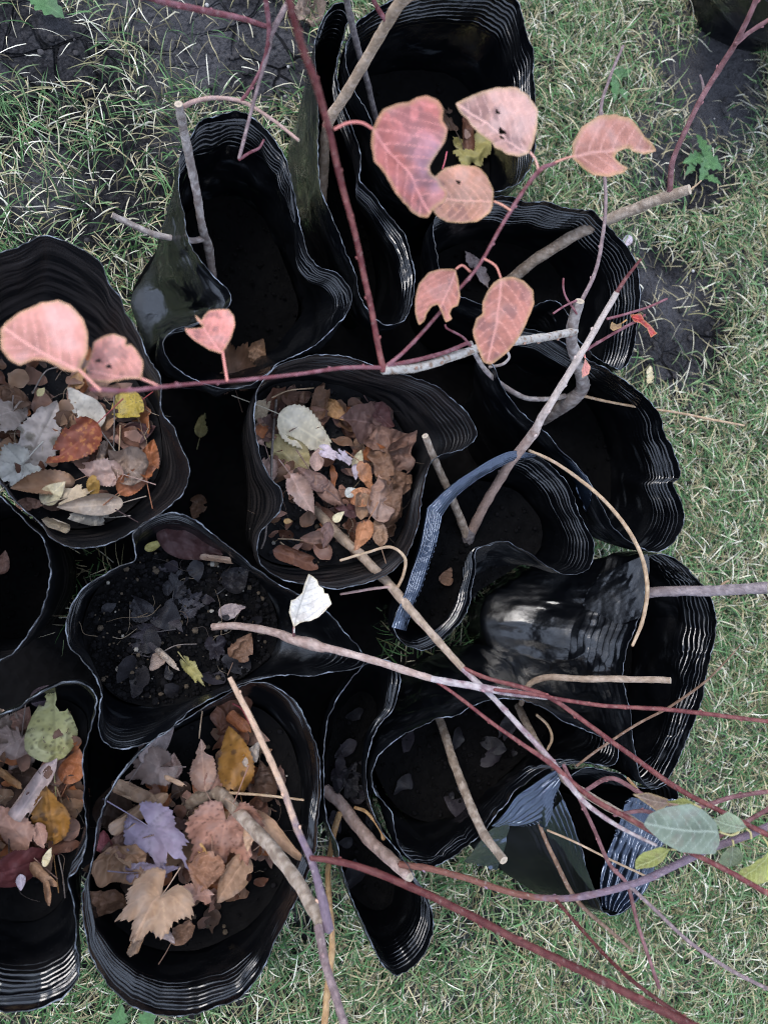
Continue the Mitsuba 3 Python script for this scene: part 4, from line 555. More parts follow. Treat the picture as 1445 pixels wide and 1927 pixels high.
    put(key + "__rim_edge", tv, tf, "cut_plastic")
    label(key, text, "grow bag", "black grow bags standing on the lawn")
    # soil
    rr = np.linspace(0, 1.0, 40)
    zsoil = zs
    ww = w if abs(zw - zs) < 0.02 else wc + (w - wc) * 0.97
    th = ww[::2]
    sv = wc + rr[:, None, None] * (th - wc)[None]
    p3 = np.concatenate([sv, np.zeros(sv.shape[:2] + (1,))], -1)
    h = 0.007 * fb(p3, 18, 3, idx) + 0.004 * fb(p3, 80, 3, idx + 5)
    p3[..., 2] = zsoil + h
    S = Soup()
    dim = 0.8 if idx in (6, 7) else 0.3 if idx in (10, 11) else 0.3 if idx == 9 else 0.2 if idx in (5, 12, 13) else 0.10  # emptier bags get darker soil, standing in for the shade inside them
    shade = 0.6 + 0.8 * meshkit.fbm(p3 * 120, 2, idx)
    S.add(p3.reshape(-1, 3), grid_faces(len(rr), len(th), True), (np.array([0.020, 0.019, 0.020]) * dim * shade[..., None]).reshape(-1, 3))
    crumbs = {6: 620, 7: 420, 9: 1700, 5: 260, 11: 220, 13: 420, 12: 160, 1: 260, 3: 120}.get(idx, 60)
    r_ = np.random.default_rng(100 + idx)
    k = r_.integers(0, len(th), crumbs)
    q = np.sqrt(r_.random(crumbs))[:, None] * 0.97
    for j in range(crumbs):
        c = wc + q[j] * (th[k[j]] - wc)
        size = (0.0012 + 0.0035 * r_.random() ** 3) * (1.25 if idx == 9 else 1.0)
        bv, bf = blob(np.array([c[0], c[1], zsoil + 0.003 + 0.003 * r_.random()]), size, j, 0.8, 0)
        tone = r_.random()
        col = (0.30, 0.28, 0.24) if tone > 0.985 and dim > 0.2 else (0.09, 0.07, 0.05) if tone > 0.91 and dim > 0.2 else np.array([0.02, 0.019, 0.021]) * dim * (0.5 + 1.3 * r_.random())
        S.add(bv, bf, col)
    skey = S.done(number("potting_soil", idx), "soil_crumb", smooth=False)
    label(skey, "dark crumbly potting soil inside the " + text.split(" bag")[0] + " bag" + {0: " at the top centre", 1: " at the upper left", 2: " next to it", 3: " at the upper right", 4: " at the right", 5: " right of the centre", 6: " at the very centre", 7: " on the left edge", 8: " half out of frame at left", 9: " left of centre", 10: " at the left edge", 11: " at the lower left", 12: " at the bottom centre", 13: " below the centre", 14: " at the right edge", 15: " at the lower right", 16: " at the top right corner"}[idx], "soil", kind="stuff")


for i, row in enumerate(BAGS):
    make_bag(i, *row)

for bag_key, name, A, B, ribs in FLAPS:
    a, b = curve(np.array(A) / 1000, 120), curve(np.array(B) / 1000, 120)
    t = np.linspace(0, 1, 46)
    v = a[None] * (1 - t[:, None, None]) + b[None] * t[:, None, None]
    belly = np.sin(np.pi * t)[:, None] * 0.004
    v[..., 2] += belly + 0.0034 * fb(v, 60, 3, 8) * np.clip(t * 6, 0, 1)[:, None] + 0.0045 * fb(v * [1, 1, 0], 22, 2, 5) * np.sin(np.pi * t)[:, None]
    v[..., 2] += ribs * 0.0017 * np.abs(np.sin(np.pi * t * 6.5))[:, None] * (2.2 * meshkit.fbm(v * [12, 12, 12], 2, 1)) ** 2
    tooth = 0.0022 * np.sign(np.sin(np.arange(120) * 1.1)) * (meshkit.noise(b * 40, 3) > 0.45)
    v[-3:, :, 2] += tooth * (ribs > 0.8)
    v[-1, :, :2] += 0.0025 * fb(b, 90, 2, 4)[:, None]
    put(f"{bag_key}__{name}", v.reshape(-1, 3), grid_faces(len(t), 120, False), "black_plastic" if name == "pinched_fold" else "shiny_plastic")

# ------------------------------------------------------------------ shrubs
BARK = {  # main colour, second colour, how far along the second takes over (0 = blotches everywhere)
    "grey": ((0.22, 0.175, 0.155), (0.38, 0.33, 0.30), 0), "greytan": ((0.25, 0.185, 0.135), (0.40, 0.32, 0.25), 0), "tan": ((0.30, 0.215, 0.15), (0.40, 0.30, 0.22), 0),
    "darkgrey": ((0.13, 0.11, 0.11), (0.22, 0.19, 0.18), 0), "white": ((0.46, 0.42, 0.37), (0.25, 0.17, 0.12), 0), "whitetan": ((0.27, 0.185, 0.15), (0.56, 0.46, 0.40), 0.5),
    "whitepurple": ((0.44, 0.38, 0.37), (0.27, 0.175, 0.19), 0), "palepink": ((0.36, 0.25, 0.21), (0.48, 0.36, 0.31), 0), "red": ((0.125, 0.026, 0.028), (0.20, 0.065, 0.058), 0),
    "darkred": ((0.082, 0.012, 0.012), (0.115, 0.030, 0.026), 0), "redpurple": ((0.17, 0.048, 0.056), (0.25, 0.105, 0.12), 0), "purplered": ((0.15, 0.062, 0.064), (0.23, 0.11, 0.115), 0),
    "purplegrey": ((0.19, 0.13, 0.13), (0.28, 0.20, 0.195), 0), "pinkgrey": ((0.38, 0.24, 0.20), (0.45, 0.30, 0.27), 0), "straw": ((0.36, 0.24, 0.145), (0.46, 0.33, 0.21), 0),
    "straw2": ((0.38, 0.22, 0.10), (0.46, 0.30, 0.15), 0), "brown": ((0.16, 0.09, 0.055), (0.24, 0.15, 0.10), 0), "tanpurple": ((0.17, 0.12, 0.15), (0.50, 0.33, 0.22), 0.45),
    "brownpurple": ((0.17, 0.065, 0.045), (0.19, 0.135, 0.17), 0.45), "greypurple": ((0.23, 0.185, 0.19), (0.34, 0.28, 0.28), 0), "darkstalk": ((0.12, 0.10, 0.09), (0.18, 0.15, 0.13), 0),
    "redstalk": ((0.25, 0.04, 0.04), (0.3, 0.06, 0.05), 0), "pinkstalk": ((0.55, 0.11, 0.16), (0.55, 0.15, 0.18), 0),
}
BUDDED = {"red", "darkred", "redpurple", "purplered", "whitepurple", "tanpurple", "brownpurple", "purplegrey", "white", "whitetan"}


def make_branch(key, pts, scheme, cut, seed):
    p = np.array(pts, float) / 1000.0
    length = np.linalg.norm(np.diff(p[:, :3], axis=0), axis=1).sum()
    n_ = int(np.clip(length / 0.0020, 12, 340))
    c = curve(p, n_)
    path, rad = c[:, :3], np.maximum({"darkred": 0.46, "red": 0.56, "white": 0.66, "redpurple": 0.68}.get(scheme, 0.71) * c[:, 3], 0.0006)
    thick = rad.mean() > 0.0035
    path = path + (rad * 0.16)[:, None] * np.stack([fb(path, 30, 2, seed + k) for k in range(3)], 1)
    sides = 18 if thick else 8
    s = np.linspace(0, length, n_)
    node = np.zeros(n_)
    r_ = np.random.default_rng(seed)
    spots = np.arange(0.02 + 0.02 * r_.random(), length - 0.01, 0.045) + r_.normal(0, 0.006, len(np.arange(0.02, length - 0.01, 0.045)))[: len(np.arange(0, 1))] if length > 0.06 else np.array([])
    for q in spots:
        node += 0.09 * np.exp(-(((s - q) / (1.3 * rad.mean())) ** 2))
    v, f_, ring = tube(path, (rad * (1 + node))[:, None] * np.ones((1, sides)), sides)
    rr = np.repeat(rad, sides)
    th = np.tile(np.arange(sides) / sides * 2 * np.pi, n_)
    ss = np.repeat(s, sides)
    fib = np.stack([np.cos(th) * rr, np.sin(th) * rr, ss * 0.16], 1)
    v = v + ring * (rr * (0.02 * fb(v, 110, 2, seed) + 0.09 * fb(fib, 620, 3, seed)))[:, None]
    a, b, along = BARK[scheme]
    m = meshkit.fbm(v * 130, 3, seed)
    fine = 0.6 * meshkit.fbm(fib * 900, 2, seed + 2) + 0.4 * meshkit.fbm(v * 380, 2, seed + 4)
    if along:
        tt = np.repeat(s / length, sides)
        w = np.clip((tt - along + 0.35 * (m - 0.5)) / 0.18 + 0.5, 0, 1)
    else:
        w = np.clip((m - 0.42) / 0.2, 0, 1)
        if scheme == "white":
            w = np.clip((meshkit.fbm(v * 240, 2, seed) - 0.56) / 0.08, 0, 1)
    col = (np.array(a) * (1 - w[:, None]) + np.array(b) * w[:, None]) * (0.42 + 1.15 * fine)[:, None]
    lent = np.clip((meshkit.noise(np.stack([np.cos(th) * rr, np.sin(th) * rr, ss * 2.2], 1) * 420, seed + 6) - 0.80) / 0.08, 0, 1)[:, None]
    lent = lent * (0.45 if "red" in scheme else 1.0)
    col = col * (1 - 0.5 * lent) + np.array([0.50, 0.42, 0.36]) * 0.5 * lent
    nd = np.repeat(np.clip(node * 5, 0, 1), sides)[:, None]
    if scheme == "palepink" and "007" in key:
        nd2 = np.repeat(np.clip((rad - 0.0095) / 0.002, 0, 1), sides)[:, None]
        col = col * (1 - nd2) + np.array([0.36, 0.14, 0.07]) * (0.6 + 0.7 * fine[:, None]) * nd2
    col = col * (1 - 0.25 * nd)
    S = Soup()
    S.add(v, f_, col)
    for side in (0, -1):                                        # end caps: pale pith where the pruner cut
        ring_v = v.reshape(n_, sides, 3)[side]
        tip = path[side] + (0.0 if (side == -1 and cut) else 0.8) * rad[side] * (frames(path)[0][side] * (1 if side else -1))
        cap = np.vstack([ring_v, ring_v * 0.45 + tip * 0.55, tip[None]])
        k = np.arange(sides)
        cf = np.vstack([np.c_[k, (k + 1) % sides, sides + k], np.c_[(k + 1) % sides, sides + (k + 1) % sides, sides + k], np.c_[sides + k, sides + (k + 1) % sides, np.full(sides, 2 * sides)]])
        cc = np.array([0.52, 0.42, 0.31]) if (cut and side == -1) else np.array(a)
        cap_col = np.vstack([np.tile(cc, (sides, 1)), np.tile(cc * 0.92, (sides, 1)), [cc * 0.55]])
        S.add(cap, cf, cap_col)
    if scheme in BUDDED:
        t, u, w_ = frames(path)
        for q in spots:
            i = int(np.clip(np.searchsorted(s, q), 2, n_ - 3))
            ang = r_.uniform(0, 6.28)
            out = np.cos(ang) * u[i] + np.sin(ang) * w_[i]
            rad_b = float(np.clip(rad[i] * 0.42, 0.0011, 0.0022))
            bv, bf = blob(np.zeros(3), rad_b, int(q * 9999) % 97, 1.0, 1)
            d_ = out * 0.5 + t[i] * 0.85
            d_ /= np.linalg.norm(d_)
            bv = bv + np.outer(bv @ d_, d_) * 0.9
            S.add(bv + path[i] + out * rad[i] * 1.02, bf, np.array(b) * 1.1 + np.array([0.06, 0.02, 0.02]))
    S.done(key, "bark")


seed = 0
for key, text, parts in SHRUBS:
    for name, pts, scheme, cut in parts:
        seed += 1
        make_branch(f"{key}__{name}", pts, scheme, cut, seed)
    label(key, text, "shrub", "shrubs planted in the grow bags")
for i, (pts, scheme, text) in enumerate(STALKS):
    seed += 1
    k = number("dry_stalk", i)
    make_branch(k, pts, scheme, 0, seed)
    label(k, text, "stalk")

for j, (idx, count, text) in enumerate(((6, 34, "fine pale roots and stalks tangled on the soil of the centre bag"), (7, 40, "fine dark roots and stalks tangled between the leaves of the left bag"),
                                        (11, 22, "fine stalks between the maple leaves of the big lower left bag"), (9, 18, "fine roots on the black soil of the bare-soil bag"), (10, 16, "fine stalks among the leaves of the tall left edge bag"))):
    w, zs, r_, S = waists[BAGS[idx][0]], BAGS[idx][2] / 1000, np.random.default_rng(700 + j), Soup()
    wc = w.mean(0)
    for _ in range(count):
        c = np.r_[wc + math.sqrt(r_.random()) * 0.85 * (w[r_.integers(0, len(w))] - wc), zs + 0.012]
        a, L = r_.uniform(0, 6.28), r_.uniform(0.02, 0.08)
        pts = [c]
        for _ in range(4):
            a += r_.normal(0, 0.55)
            pts.append(pts[-1] + [L / 4 * math.cos(a), L / 4 * math.sin(a), r_.normal(0.001, 0.005)])
        tv, tf, _ = tube(curve(pts, 18), np.linspace(0.0005, 0.0002, 18) * r_.uniform(0.7, 1.5), 5)
        S.add(tv, tf, np.array([(0.30, 0.22, 0.14), (0.16, 0.11, 0.08), (0.09, 0.07, 0.06), (0.42, 0.34, 0.24)][r_.integers(0, 4)]) * (0.5 if idx == 9 else 1))
    label(S.done(number("fine_roots", j), "leaf_blade"), text, "roots", kind="stuff")

# ------------------------------------------------------------------ leaves
COL = {
    "salmon": (0.64, 0.30, 0.245), "coral": (0.66, 0.27, 0.225), "redpurple": (0.56, 0.20, 0.175), "peach": (0.58, 0.29, 0.20), "salmonpale": (0.60, 0.345, 0.285), "brick": (0.49, 0.23, 0.18),
    "salmonred": (0.52, 0.22, 0.17), "greygreen": (0.20, 0.24, 0.185), "greenpale": (0.25, 0.30, 0.20), "yellowgreen": (0.28, 0.29, 0.095), "greendull": (0.16, 0.19, 0.115), "greybrown": (0.24, 0.17, 0.13),
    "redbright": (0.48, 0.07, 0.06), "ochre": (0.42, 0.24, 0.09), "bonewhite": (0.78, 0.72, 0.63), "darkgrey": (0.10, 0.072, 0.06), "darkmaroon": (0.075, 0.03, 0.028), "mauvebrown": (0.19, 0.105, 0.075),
    "ochrebrown": (0.34, 0.18, 0.075), "brown": (0.16, 0.085, 0.05), "palegrey": (0.36, 0.29, 0.245), "silver": (0.46, 0.42, 0.36), "yellow": (0.38, 0.28, 0.05), "white": (0.52, 0.50, 0.44), "dirtypale": (0.40, 0.34, 0.30),
    "redorange": (0.20, 0.055, 0.03), "tanbrown": (0.27, 0.155, 0.09), "beige": (0.47, 0.37, 0.25), "cream": (0.56, 0.48, 0.30), "mustard": (0.36, 0.21, 0.055), "pinkgrey": (0.38, 0.25, 0.205), "orange": (0.34, 0.125, 0.055),
    "rust": (0.30, 0.105, 0.04), "greybeige": (0.35, 0.28, 0.22), "olive": (0.24, 0.21, 0.085), "olivetan": (0.33, 0.265, 0.125), "palecream": (0.58, 0.51, 0.37), "lilac": (0.50, 0.42, 0.46), "mauvedark": (0.14, 0.078, 0.064),
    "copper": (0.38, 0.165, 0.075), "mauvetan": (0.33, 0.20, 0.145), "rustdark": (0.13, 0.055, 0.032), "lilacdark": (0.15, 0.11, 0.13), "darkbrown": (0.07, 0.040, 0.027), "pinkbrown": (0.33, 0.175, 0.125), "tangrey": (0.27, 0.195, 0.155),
    "mauvegrey": (0.28, 0.20, 0.17), "palegreen": (0.46, 0.44, 0.20), "gold": (0.29, 0.135, 0.028), "silverpink": (0.42, 0.33, 0.31), "pinktan": (0.36, 0.20, 0.145), "burgundy": (0.105, 0.025, 0.025), "greylilac": (0.30, 0.235, 0.22),
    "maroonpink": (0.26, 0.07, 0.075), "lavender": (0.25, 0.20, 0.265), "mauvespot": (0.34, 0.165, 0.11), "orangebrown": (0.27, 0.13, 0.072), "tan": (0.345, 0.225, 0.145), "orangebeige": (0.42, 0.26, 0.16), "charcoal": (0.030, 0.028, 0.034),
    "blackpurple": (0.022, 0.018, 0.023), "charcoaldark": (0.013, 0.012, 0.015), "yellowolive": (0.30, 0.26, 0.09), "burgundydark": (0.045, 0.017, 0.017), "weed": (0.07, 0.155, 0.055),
}
VEIN_DARK = {"lavender", "silver", "white", "palegreen", "gold", "dirtypale"}
SPOTTED = {"yellow": (60, 0.016), "palegreen": (45, 0.02), "dirtypale": (14, 0.06), "mauvespot": (130, 0.014), "gold": (9, 0.05), "redorange": (70, 0.025)}


def outline(kind, L, W, r_):
    """leaf outline from the stalk (0,0) to the tip (L,0)"""
    if kind == "maple":
        ang = np.radians([-155, -118, -86, -58, -40, -20, 0, 20, 40, 58, 86, 118, 155])
        rad = np.array([0.42, 0.66, 0.86, 0.70, 0.95, 0.74, 1.10, 0.74, 0.95, 0.70, 0.86, 0.66, 0.42]) * (1 + r_.normal(0, 0.05, 13))
        a = np.linspace(ang[0], ang[-1], 150)
        rr = np.interp(a, ang, rad) * (1 + 0.055 * np.abs(((a * 9.5) % 1) - 0.5) * 2 * np.sign(np.sin(a * 40)))
        x, y = rr * np.cos(a), rr * np.sin(a)
        p = np.stack([x, y], 1)
        p = np.vstack([p, [[0.02, 0.0]]])
        p[:, 0] = (p[:, 0] - p[:, 0].min()) / np.ptp(p[:, 0]) * L
        p[:, 1] = p[:, 1] / np.ptp(p[:, 1]) * W
        return p, float((0.02 - x.min()) / np.ptp(x) * L)
    t = np.linspace(0, 1, 46)
    pw = r_.uniform(0.62, 0.82)
    w = np.sin(np.pi * t**pw) ** 0.85 * (1 - 0.15 * t)
    w = w / w.max() * 0.5
    if kind in ("birch",):
        tt = (t * 15) % 1
        w = w * (1 - 0.13 * tt) if True else w
    w1, w2 = w * W * (1 + 0.08 * r_.normal()), w * W * (1 + 0.08 * r_.normal())
    up = np.stack([t * L, w1], 1)
    dn = np.stack([t * L, -w2], 1)[::-1]
    p = np.vstack([up, dn[1:-1]])
    if kind in ("crumple", "roll") or r_.random() < 0.35:       # torn and nibbled margin
        p = p * (1 + 0.10 * fb(np.c_[p, np.zeros(len(p))], 1 / (0.16 * L), 2, int(r_.integers(99)))[:, None])
    return p, 0.0


def fill(poly, step, holes=()):
    pg = Polygon(poly).buffer(0)
    for h in holes:
        pg = pg.difference(h)
    if pg.geom_type != "Polygon":
        pg = max(pg.geoms, key=lambda g: g.area)
    pg = pg.simplify(step * 0.06)
    b = [np.array(g.segmentize(step * 0.7).coords)[:-1] for g in [pg.exterior, *pg.interiors]]
    x0, y0, x1, y1 = pg.bounds
    gx_, gy_ = np.meshgrid(np.arange(x0, x1, step), np.arange(y0, y1, step * 0.87))
    gx_ = gx_ + (np.arange(len(gx_)) % 2)[:, None] * step / 2
    q = np.stack([gx_.ravel(), gy_.ravel()], 1)
    inner = pg.buffer(-0.45 * step)
    q = q[shapely.contains_xy(inner, q[:, 0], q[:, 1])] if not inner.is_empty else q[:0]
    p = np.vstack(b + [q])
    tri = Delaunay(p).simplices
    c = p[tri].mean(1)
    tri = tri[shapely.contains_xy(pg, c[:, 0], c[:, 1])]
    return p, tri


def vein_field(x, y, L, W, kind, x0=0.0):
    """0..1 strength of the veins at leaf coordinates"""
    if kind == "maple":
        best = np.zeros_like(x)
        for a in (0, 42, -42, 88, -88):
            ca, sa = math.cos(math.radians(a)), math.sin(math.radians(a))
            d, s = -(x - x0) * sa + y * ca, (x - x0) * ca + y * sa
            best = np.maximum(best, np.exp(-((d / (0.011 * L)) ** 2)) * (s > 0))
            side = ((s / (0.13 * L) - np.abs(d) / (0.13 * L)) % 1.0) - 0.5
            best = np.maximum(best, 0.45 * np.exp(-((side / 0.09) ** 2)) * (s > 0.08 * L) * (np.abs(d) < 0.42 * s))
        return best
    mid = np.exp(-((y / (0.012 * L)) ** 2))
    side = ((x / (0.15 * L) - (0.6 * np.abs(y) + 1.1 * y**2 / W) / (0.15 * L) + 0.35 * (y > 0)) % 1.0) - 0.5
    return np.maximum(mid, 0.75 * np.exp(-((side / 0.055) ** 2)))


def tint(name, p3, vein, seed_):
    base = np.array(COL[name])
    size = float(max(np.ptp(p3[:, 0]), 1e-3))
    n0 = meshkit.fbm(p3 * 3.2 / size + seed_ * 1.3, 2, seed_ + 3)
    n1, n2 = meshkit.fbm(p3 * 60 + seed_, 3, seed_), meshkit.fbm(p3 * 300 + seed_, 2, seed_ + 1)
    c = base * (0.38 + 0.55 * n0 + 0.42 * n1 + 0.28 * n2)[:, None]
    grey = c.mean(1, keepdims=True)
    w = 0.45 * np.clip((n1 - 0.5) * 4, 0, 1)[:, None]
    c = c * (1 - w) + (0.5 * c + 0.5 * grey) * w
    if name == "redpurple":
        w = np.clip((n0 - 0.42) * 4, 0, 1)[:, None] * np.clip(p3[:, :1] / size * 2.2 - 0.2, 0, 1)
        c = c * (1 - w) + np.array([0.40, 0.22, 0.25]) * (0.6 + 0.8 * n1[:, None]) * w
    if name in SPOTTED:
        r_ = np.random.default_rng(seed_)
        count, big = SPOTTED[name]
        at = p3[r_.integers(0, len(p3), count), :2]
        rad = size * big * (0.4 + r_.random(count) ** 2)
        d = np.sqrt(((p3[:, None, :2] - at[None]) ** 2).sum(-1)) / rad[None]
        sp = np.clip((1.15 - d.min(1) + 0.5 * (n2 - 0.5)) / 0.35, 0, 1)[:, None]
        dark = {"redorange": (0.42, 0.17, 0.06), "mauvespot": (0.12, 0.055, 0.04), "gold": (0.06, 0.035, 0.02)}.get(name, (0.09, 0.075, 0.045))
        c = c * (1 - 0.75 * sp) + np.array(dark) * 0.75 * sp
    return c, n1


def fallen(key, cen, ang, L, W, kind, colour, curl, seed_):
    r_ = np.random.default_rng(seed_)
    flat_w = W * (2.1 if kind == "roll" else 1.25 if kind == "crumple" else 1.04)
    flat_l = L * (1.2 if kind == "crumple" else 1.03)
    poly, x0 = outline(kind, flat_l, flat_w, r_)
    bites = []
    for _ in range(int(r_.integers(0, 4)) if L > 0.03 else 0):           # torn and gnawed places on the margin
        b0 = poly[int(r_.integers(len(poly)))]
        a = np.linspace(0, 2 * np.pi, 10)[:-1]
        rad_b = L * r_.uniform(0.03, 0.10) * (0.6 + 0.8 * r_.random(9))
        bites.append(Polygon(np.stack([b0[0] + 1.4 * rad_b * np.cos(a), b0[1] + rad_b * np.sin(a)], 1)).buffer(0))
    p, tri = fill(poly, max(0.0014, L / 34), bites)
    x, y = p[:, 0], p[:, 1]
    q3 = np.c_[p, np.zeros(len(p))]
    vein = vein_field(x, y, flat_l, flat_w, "maple" if kind == "maple" else "ovate", x0)
    col, n1 = tint(colour, q3, vein, seed_)
    vc = np.array(COL[colour]) * (0.45 if colour in VEIN_DARK else 1.5) + (0 if colour in VEIN_DARK else 0.02)
    col = col * (1 - 0.55 * vein[:, None]) + vc * 0.55 * vein[:, None]
    edge = np.clip(1 - np.array(shapely.distance(shapely.points(p), Polygon(poly).exterior)) / (0.03 * L), 0, 1)
    col = col * (1 - 0.25 * edge[:, None])
    z = -0.0016 * vein * (L / 0.08)
    amp = 0.13 * L * (0.4 + curl)
    z = z + amp * fb(q3 + seed_ * 0.37, 1 / (0.42 * L), 3, seed_) + 0.25 * amp * fb(q3 + seed_, 1 / (0.11 * L), 2, seed_)
    crease = np.abs(fb(q3 + seed_ * 1.7, 1 / (0.30 * L), 2, seed_ + 21))
    z = z + 0.9 * amp * (0.3 - np.minimum(crease * 2.2, 0.75))
    rim_d = np.array(shapely.distance(shapely.points(p), Polygon(poly).exterior))
    z = z + curl * 0.55 * W * np.clip(1 - rim_d / (0.26 * W), 0, 1) ** 2 * (0.35 + 1.5 * fb(q3 + seed_ * 2.3, 1 / (0.55 * L), 1, seed_ + 31))
    sgn = 1 if r_.random() < 0.6 else -1
    cup = curl * r_.uniform(0.8, 1.5)
    X, Y = x - flat_l / 2, y
    if kind == "roll":
        Rr = W * 0.5
        th = Y / Rr
        Y, Z = Rr * np.sin(th), Rr * (1 - np.cos(th)) * 0.9 + z * 0.6
        Z = Z + 0.22 * curl * X**2 / L
    else:
        Z = z + sgn * cup * (0.9 * Y**2 / W + 0.45 * X**2 / L)
        if kind == "crumple":
            k = 1 / (0.28 * L)
            X = X + 0.10 * L * fb(q3 + 3, k, 2, seed_ + 11)
            Y = Y + 0.10 * L * fb(q3 + 5, k, 2, seed_ + 12)
            Z = Z + 0.30 * L * curl * fb(q3 + 7, k * 0.8, 3, seed_ + 13)
        elif r_.random() < 0.5:                                  # one edge turned up or over
            fold = np.clip(np.abs(Y) / (0.5 * W) - 0.55, 0, 1) * (np.sign(Y) == (1 if r_.random() < 0.5 else -1))
            Z = Z + 0.35 * W * curl * 2 * fold
            Y = Y * (1 - 0.35 * curl * fold)
    Z = Z - np.percentile(Z, 12)
    Z = np.maximum(Z, -0.010)
    tilt_x, tilt_y = r_.normal(0, 0.30), r_.normal(0, 0.30)
    Z = Z + tilt_x * X + tilt_y * Y
    ca, sa = math.cos(ang), math.sin(ang)
    v = np.stack([cen[0] + ca * X - sa * Y, cen[1] + sa * X + ca * Y, cen[2] + Z], 1)
    has_stalk = kind in ("maple", "ovate", "birch") and L > 0.045
    put(key + ("__blade" if has_stalk else ""), v, tri, "leaf_blade", col)
    if has_stalk:
        i = int(np.argmin((x - x0) ** 2 + y**2))
        b = v[i]
        back = np.array([-ca, -sa, 0]) * L * r_.uniform(0.3, 0.75)
        bend = np.array([sa, -ca, 0]) * L * r_.normal(0, 0.12)
        path = curve([b - 0.02 * back, b + 0.4 * back + bend * 0.4 + [0, 0, 0.004], b + back + bend + [0, 0, r_.uniform(0.0, 0.012)]], 16)
        tv, tf, _ = tube(path, np.linspace(0.0007, 0.0010, 16), 6)
        sc = np.array((0.32, 0.06, 0.06) if colour in ("redorange", "yellow") else np.array(COL[colour]) * 0.8 + 0.03)
        put(key + "__petiole", tv, tf, "leaf_blade", np.tile(sc, (len(tv), 1)))


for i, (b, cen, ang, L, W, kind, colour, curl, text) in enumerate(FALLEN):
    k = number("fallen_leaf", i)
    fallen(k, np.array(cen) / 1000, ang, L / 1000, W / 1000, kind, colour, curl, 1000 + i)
    label(k, text, "leaf", "fallen leaves lying in the grow bags" if b >= 0 else "fallen leaves lying on the ground")

for idx, count, text in ((6, 110, "small broken brown leaf bits under the leaves in the centre bag"), (7, 100, "small broken brown leaf bits under the leaves in the left bag"),
                         (10, 100, "small broken brown leaf bits in the tall bag at the left edge"), (11, 150, "small broken brown leaf bits under the maple leaves in the big lower left bag"),
                         (9, 18, "blackened leaf bits lying on the soil of the bare-soil bag"), (13, 16, "blackened leaf bits in the slumped bag below the centre"), (12, 16, "blackened leaf bits in the pinched bottom bag")):
    w, zs = waists[BAGS[idx][0]], BAGS[idx][2] / 1000
    wc, r_, S = w.mean(0), np.random.default_rng(300 + idx), Soup()
    names = ["charcoaldark", "blackpurple", "charcoaldark"] if idx in (9, 12, 13) else ["brown", "mauvedark", "rustdark", "darkbrown", "mauvebrown", "tanbrown", "rust", "pinkbrown"]
    for j in range(count):
        L = r_.uniform(0.014, 0.052)
        poly, _ = outline("ovate", L, L * r_.uniform(0.35, 0.8), r_)
        p, tri = fill(poly, L / 9)
        q3 = np.c_[p, np.zeros(len(p))]
        a = r_.uniform(0, 6.28)
        c = wc + math.sqrt(r_.random()) * (0.86 if idx != 11 else 0.80) * (w[r_.integers(0, len(w))] - wc)
        if idx == 10 and c[1] < np.percentile(w[:, 1], 30):
            continue
        X, Y = p[:, 0] - L / 2 + 0.12 * L * fb(q3 + j, 3 / L, 2, j), p[:, 1] + 0.12 * L * fb(q3 + j, 3 / L, 2, j + 1)
        Z = 0.30 * L * fb(q3 + 3 * j, 2.2 / L, 2, j + 2) + r_.normal(0, 0.35) * X + r_.normal(0, 0.35) * Y
        col, _ = tint(names[r_.integers(0, len(names))], q3, 0, j)
        S.add(np.stack([c[0] + X * math.cos(a) - Y * math.sin(a), c[1] + X * math.sin(a) + Y * math.cos(a), zs + 0.006 + r_.uniform(0, 0.008) + Z], 1), tri, col)
    key = S.done(number("leaf_litter", [6, 7, 10, 11, 9, 13, 12].index(idx)), "leaf_blade")
    label(key, text, "leaf litter", kind="stuff")

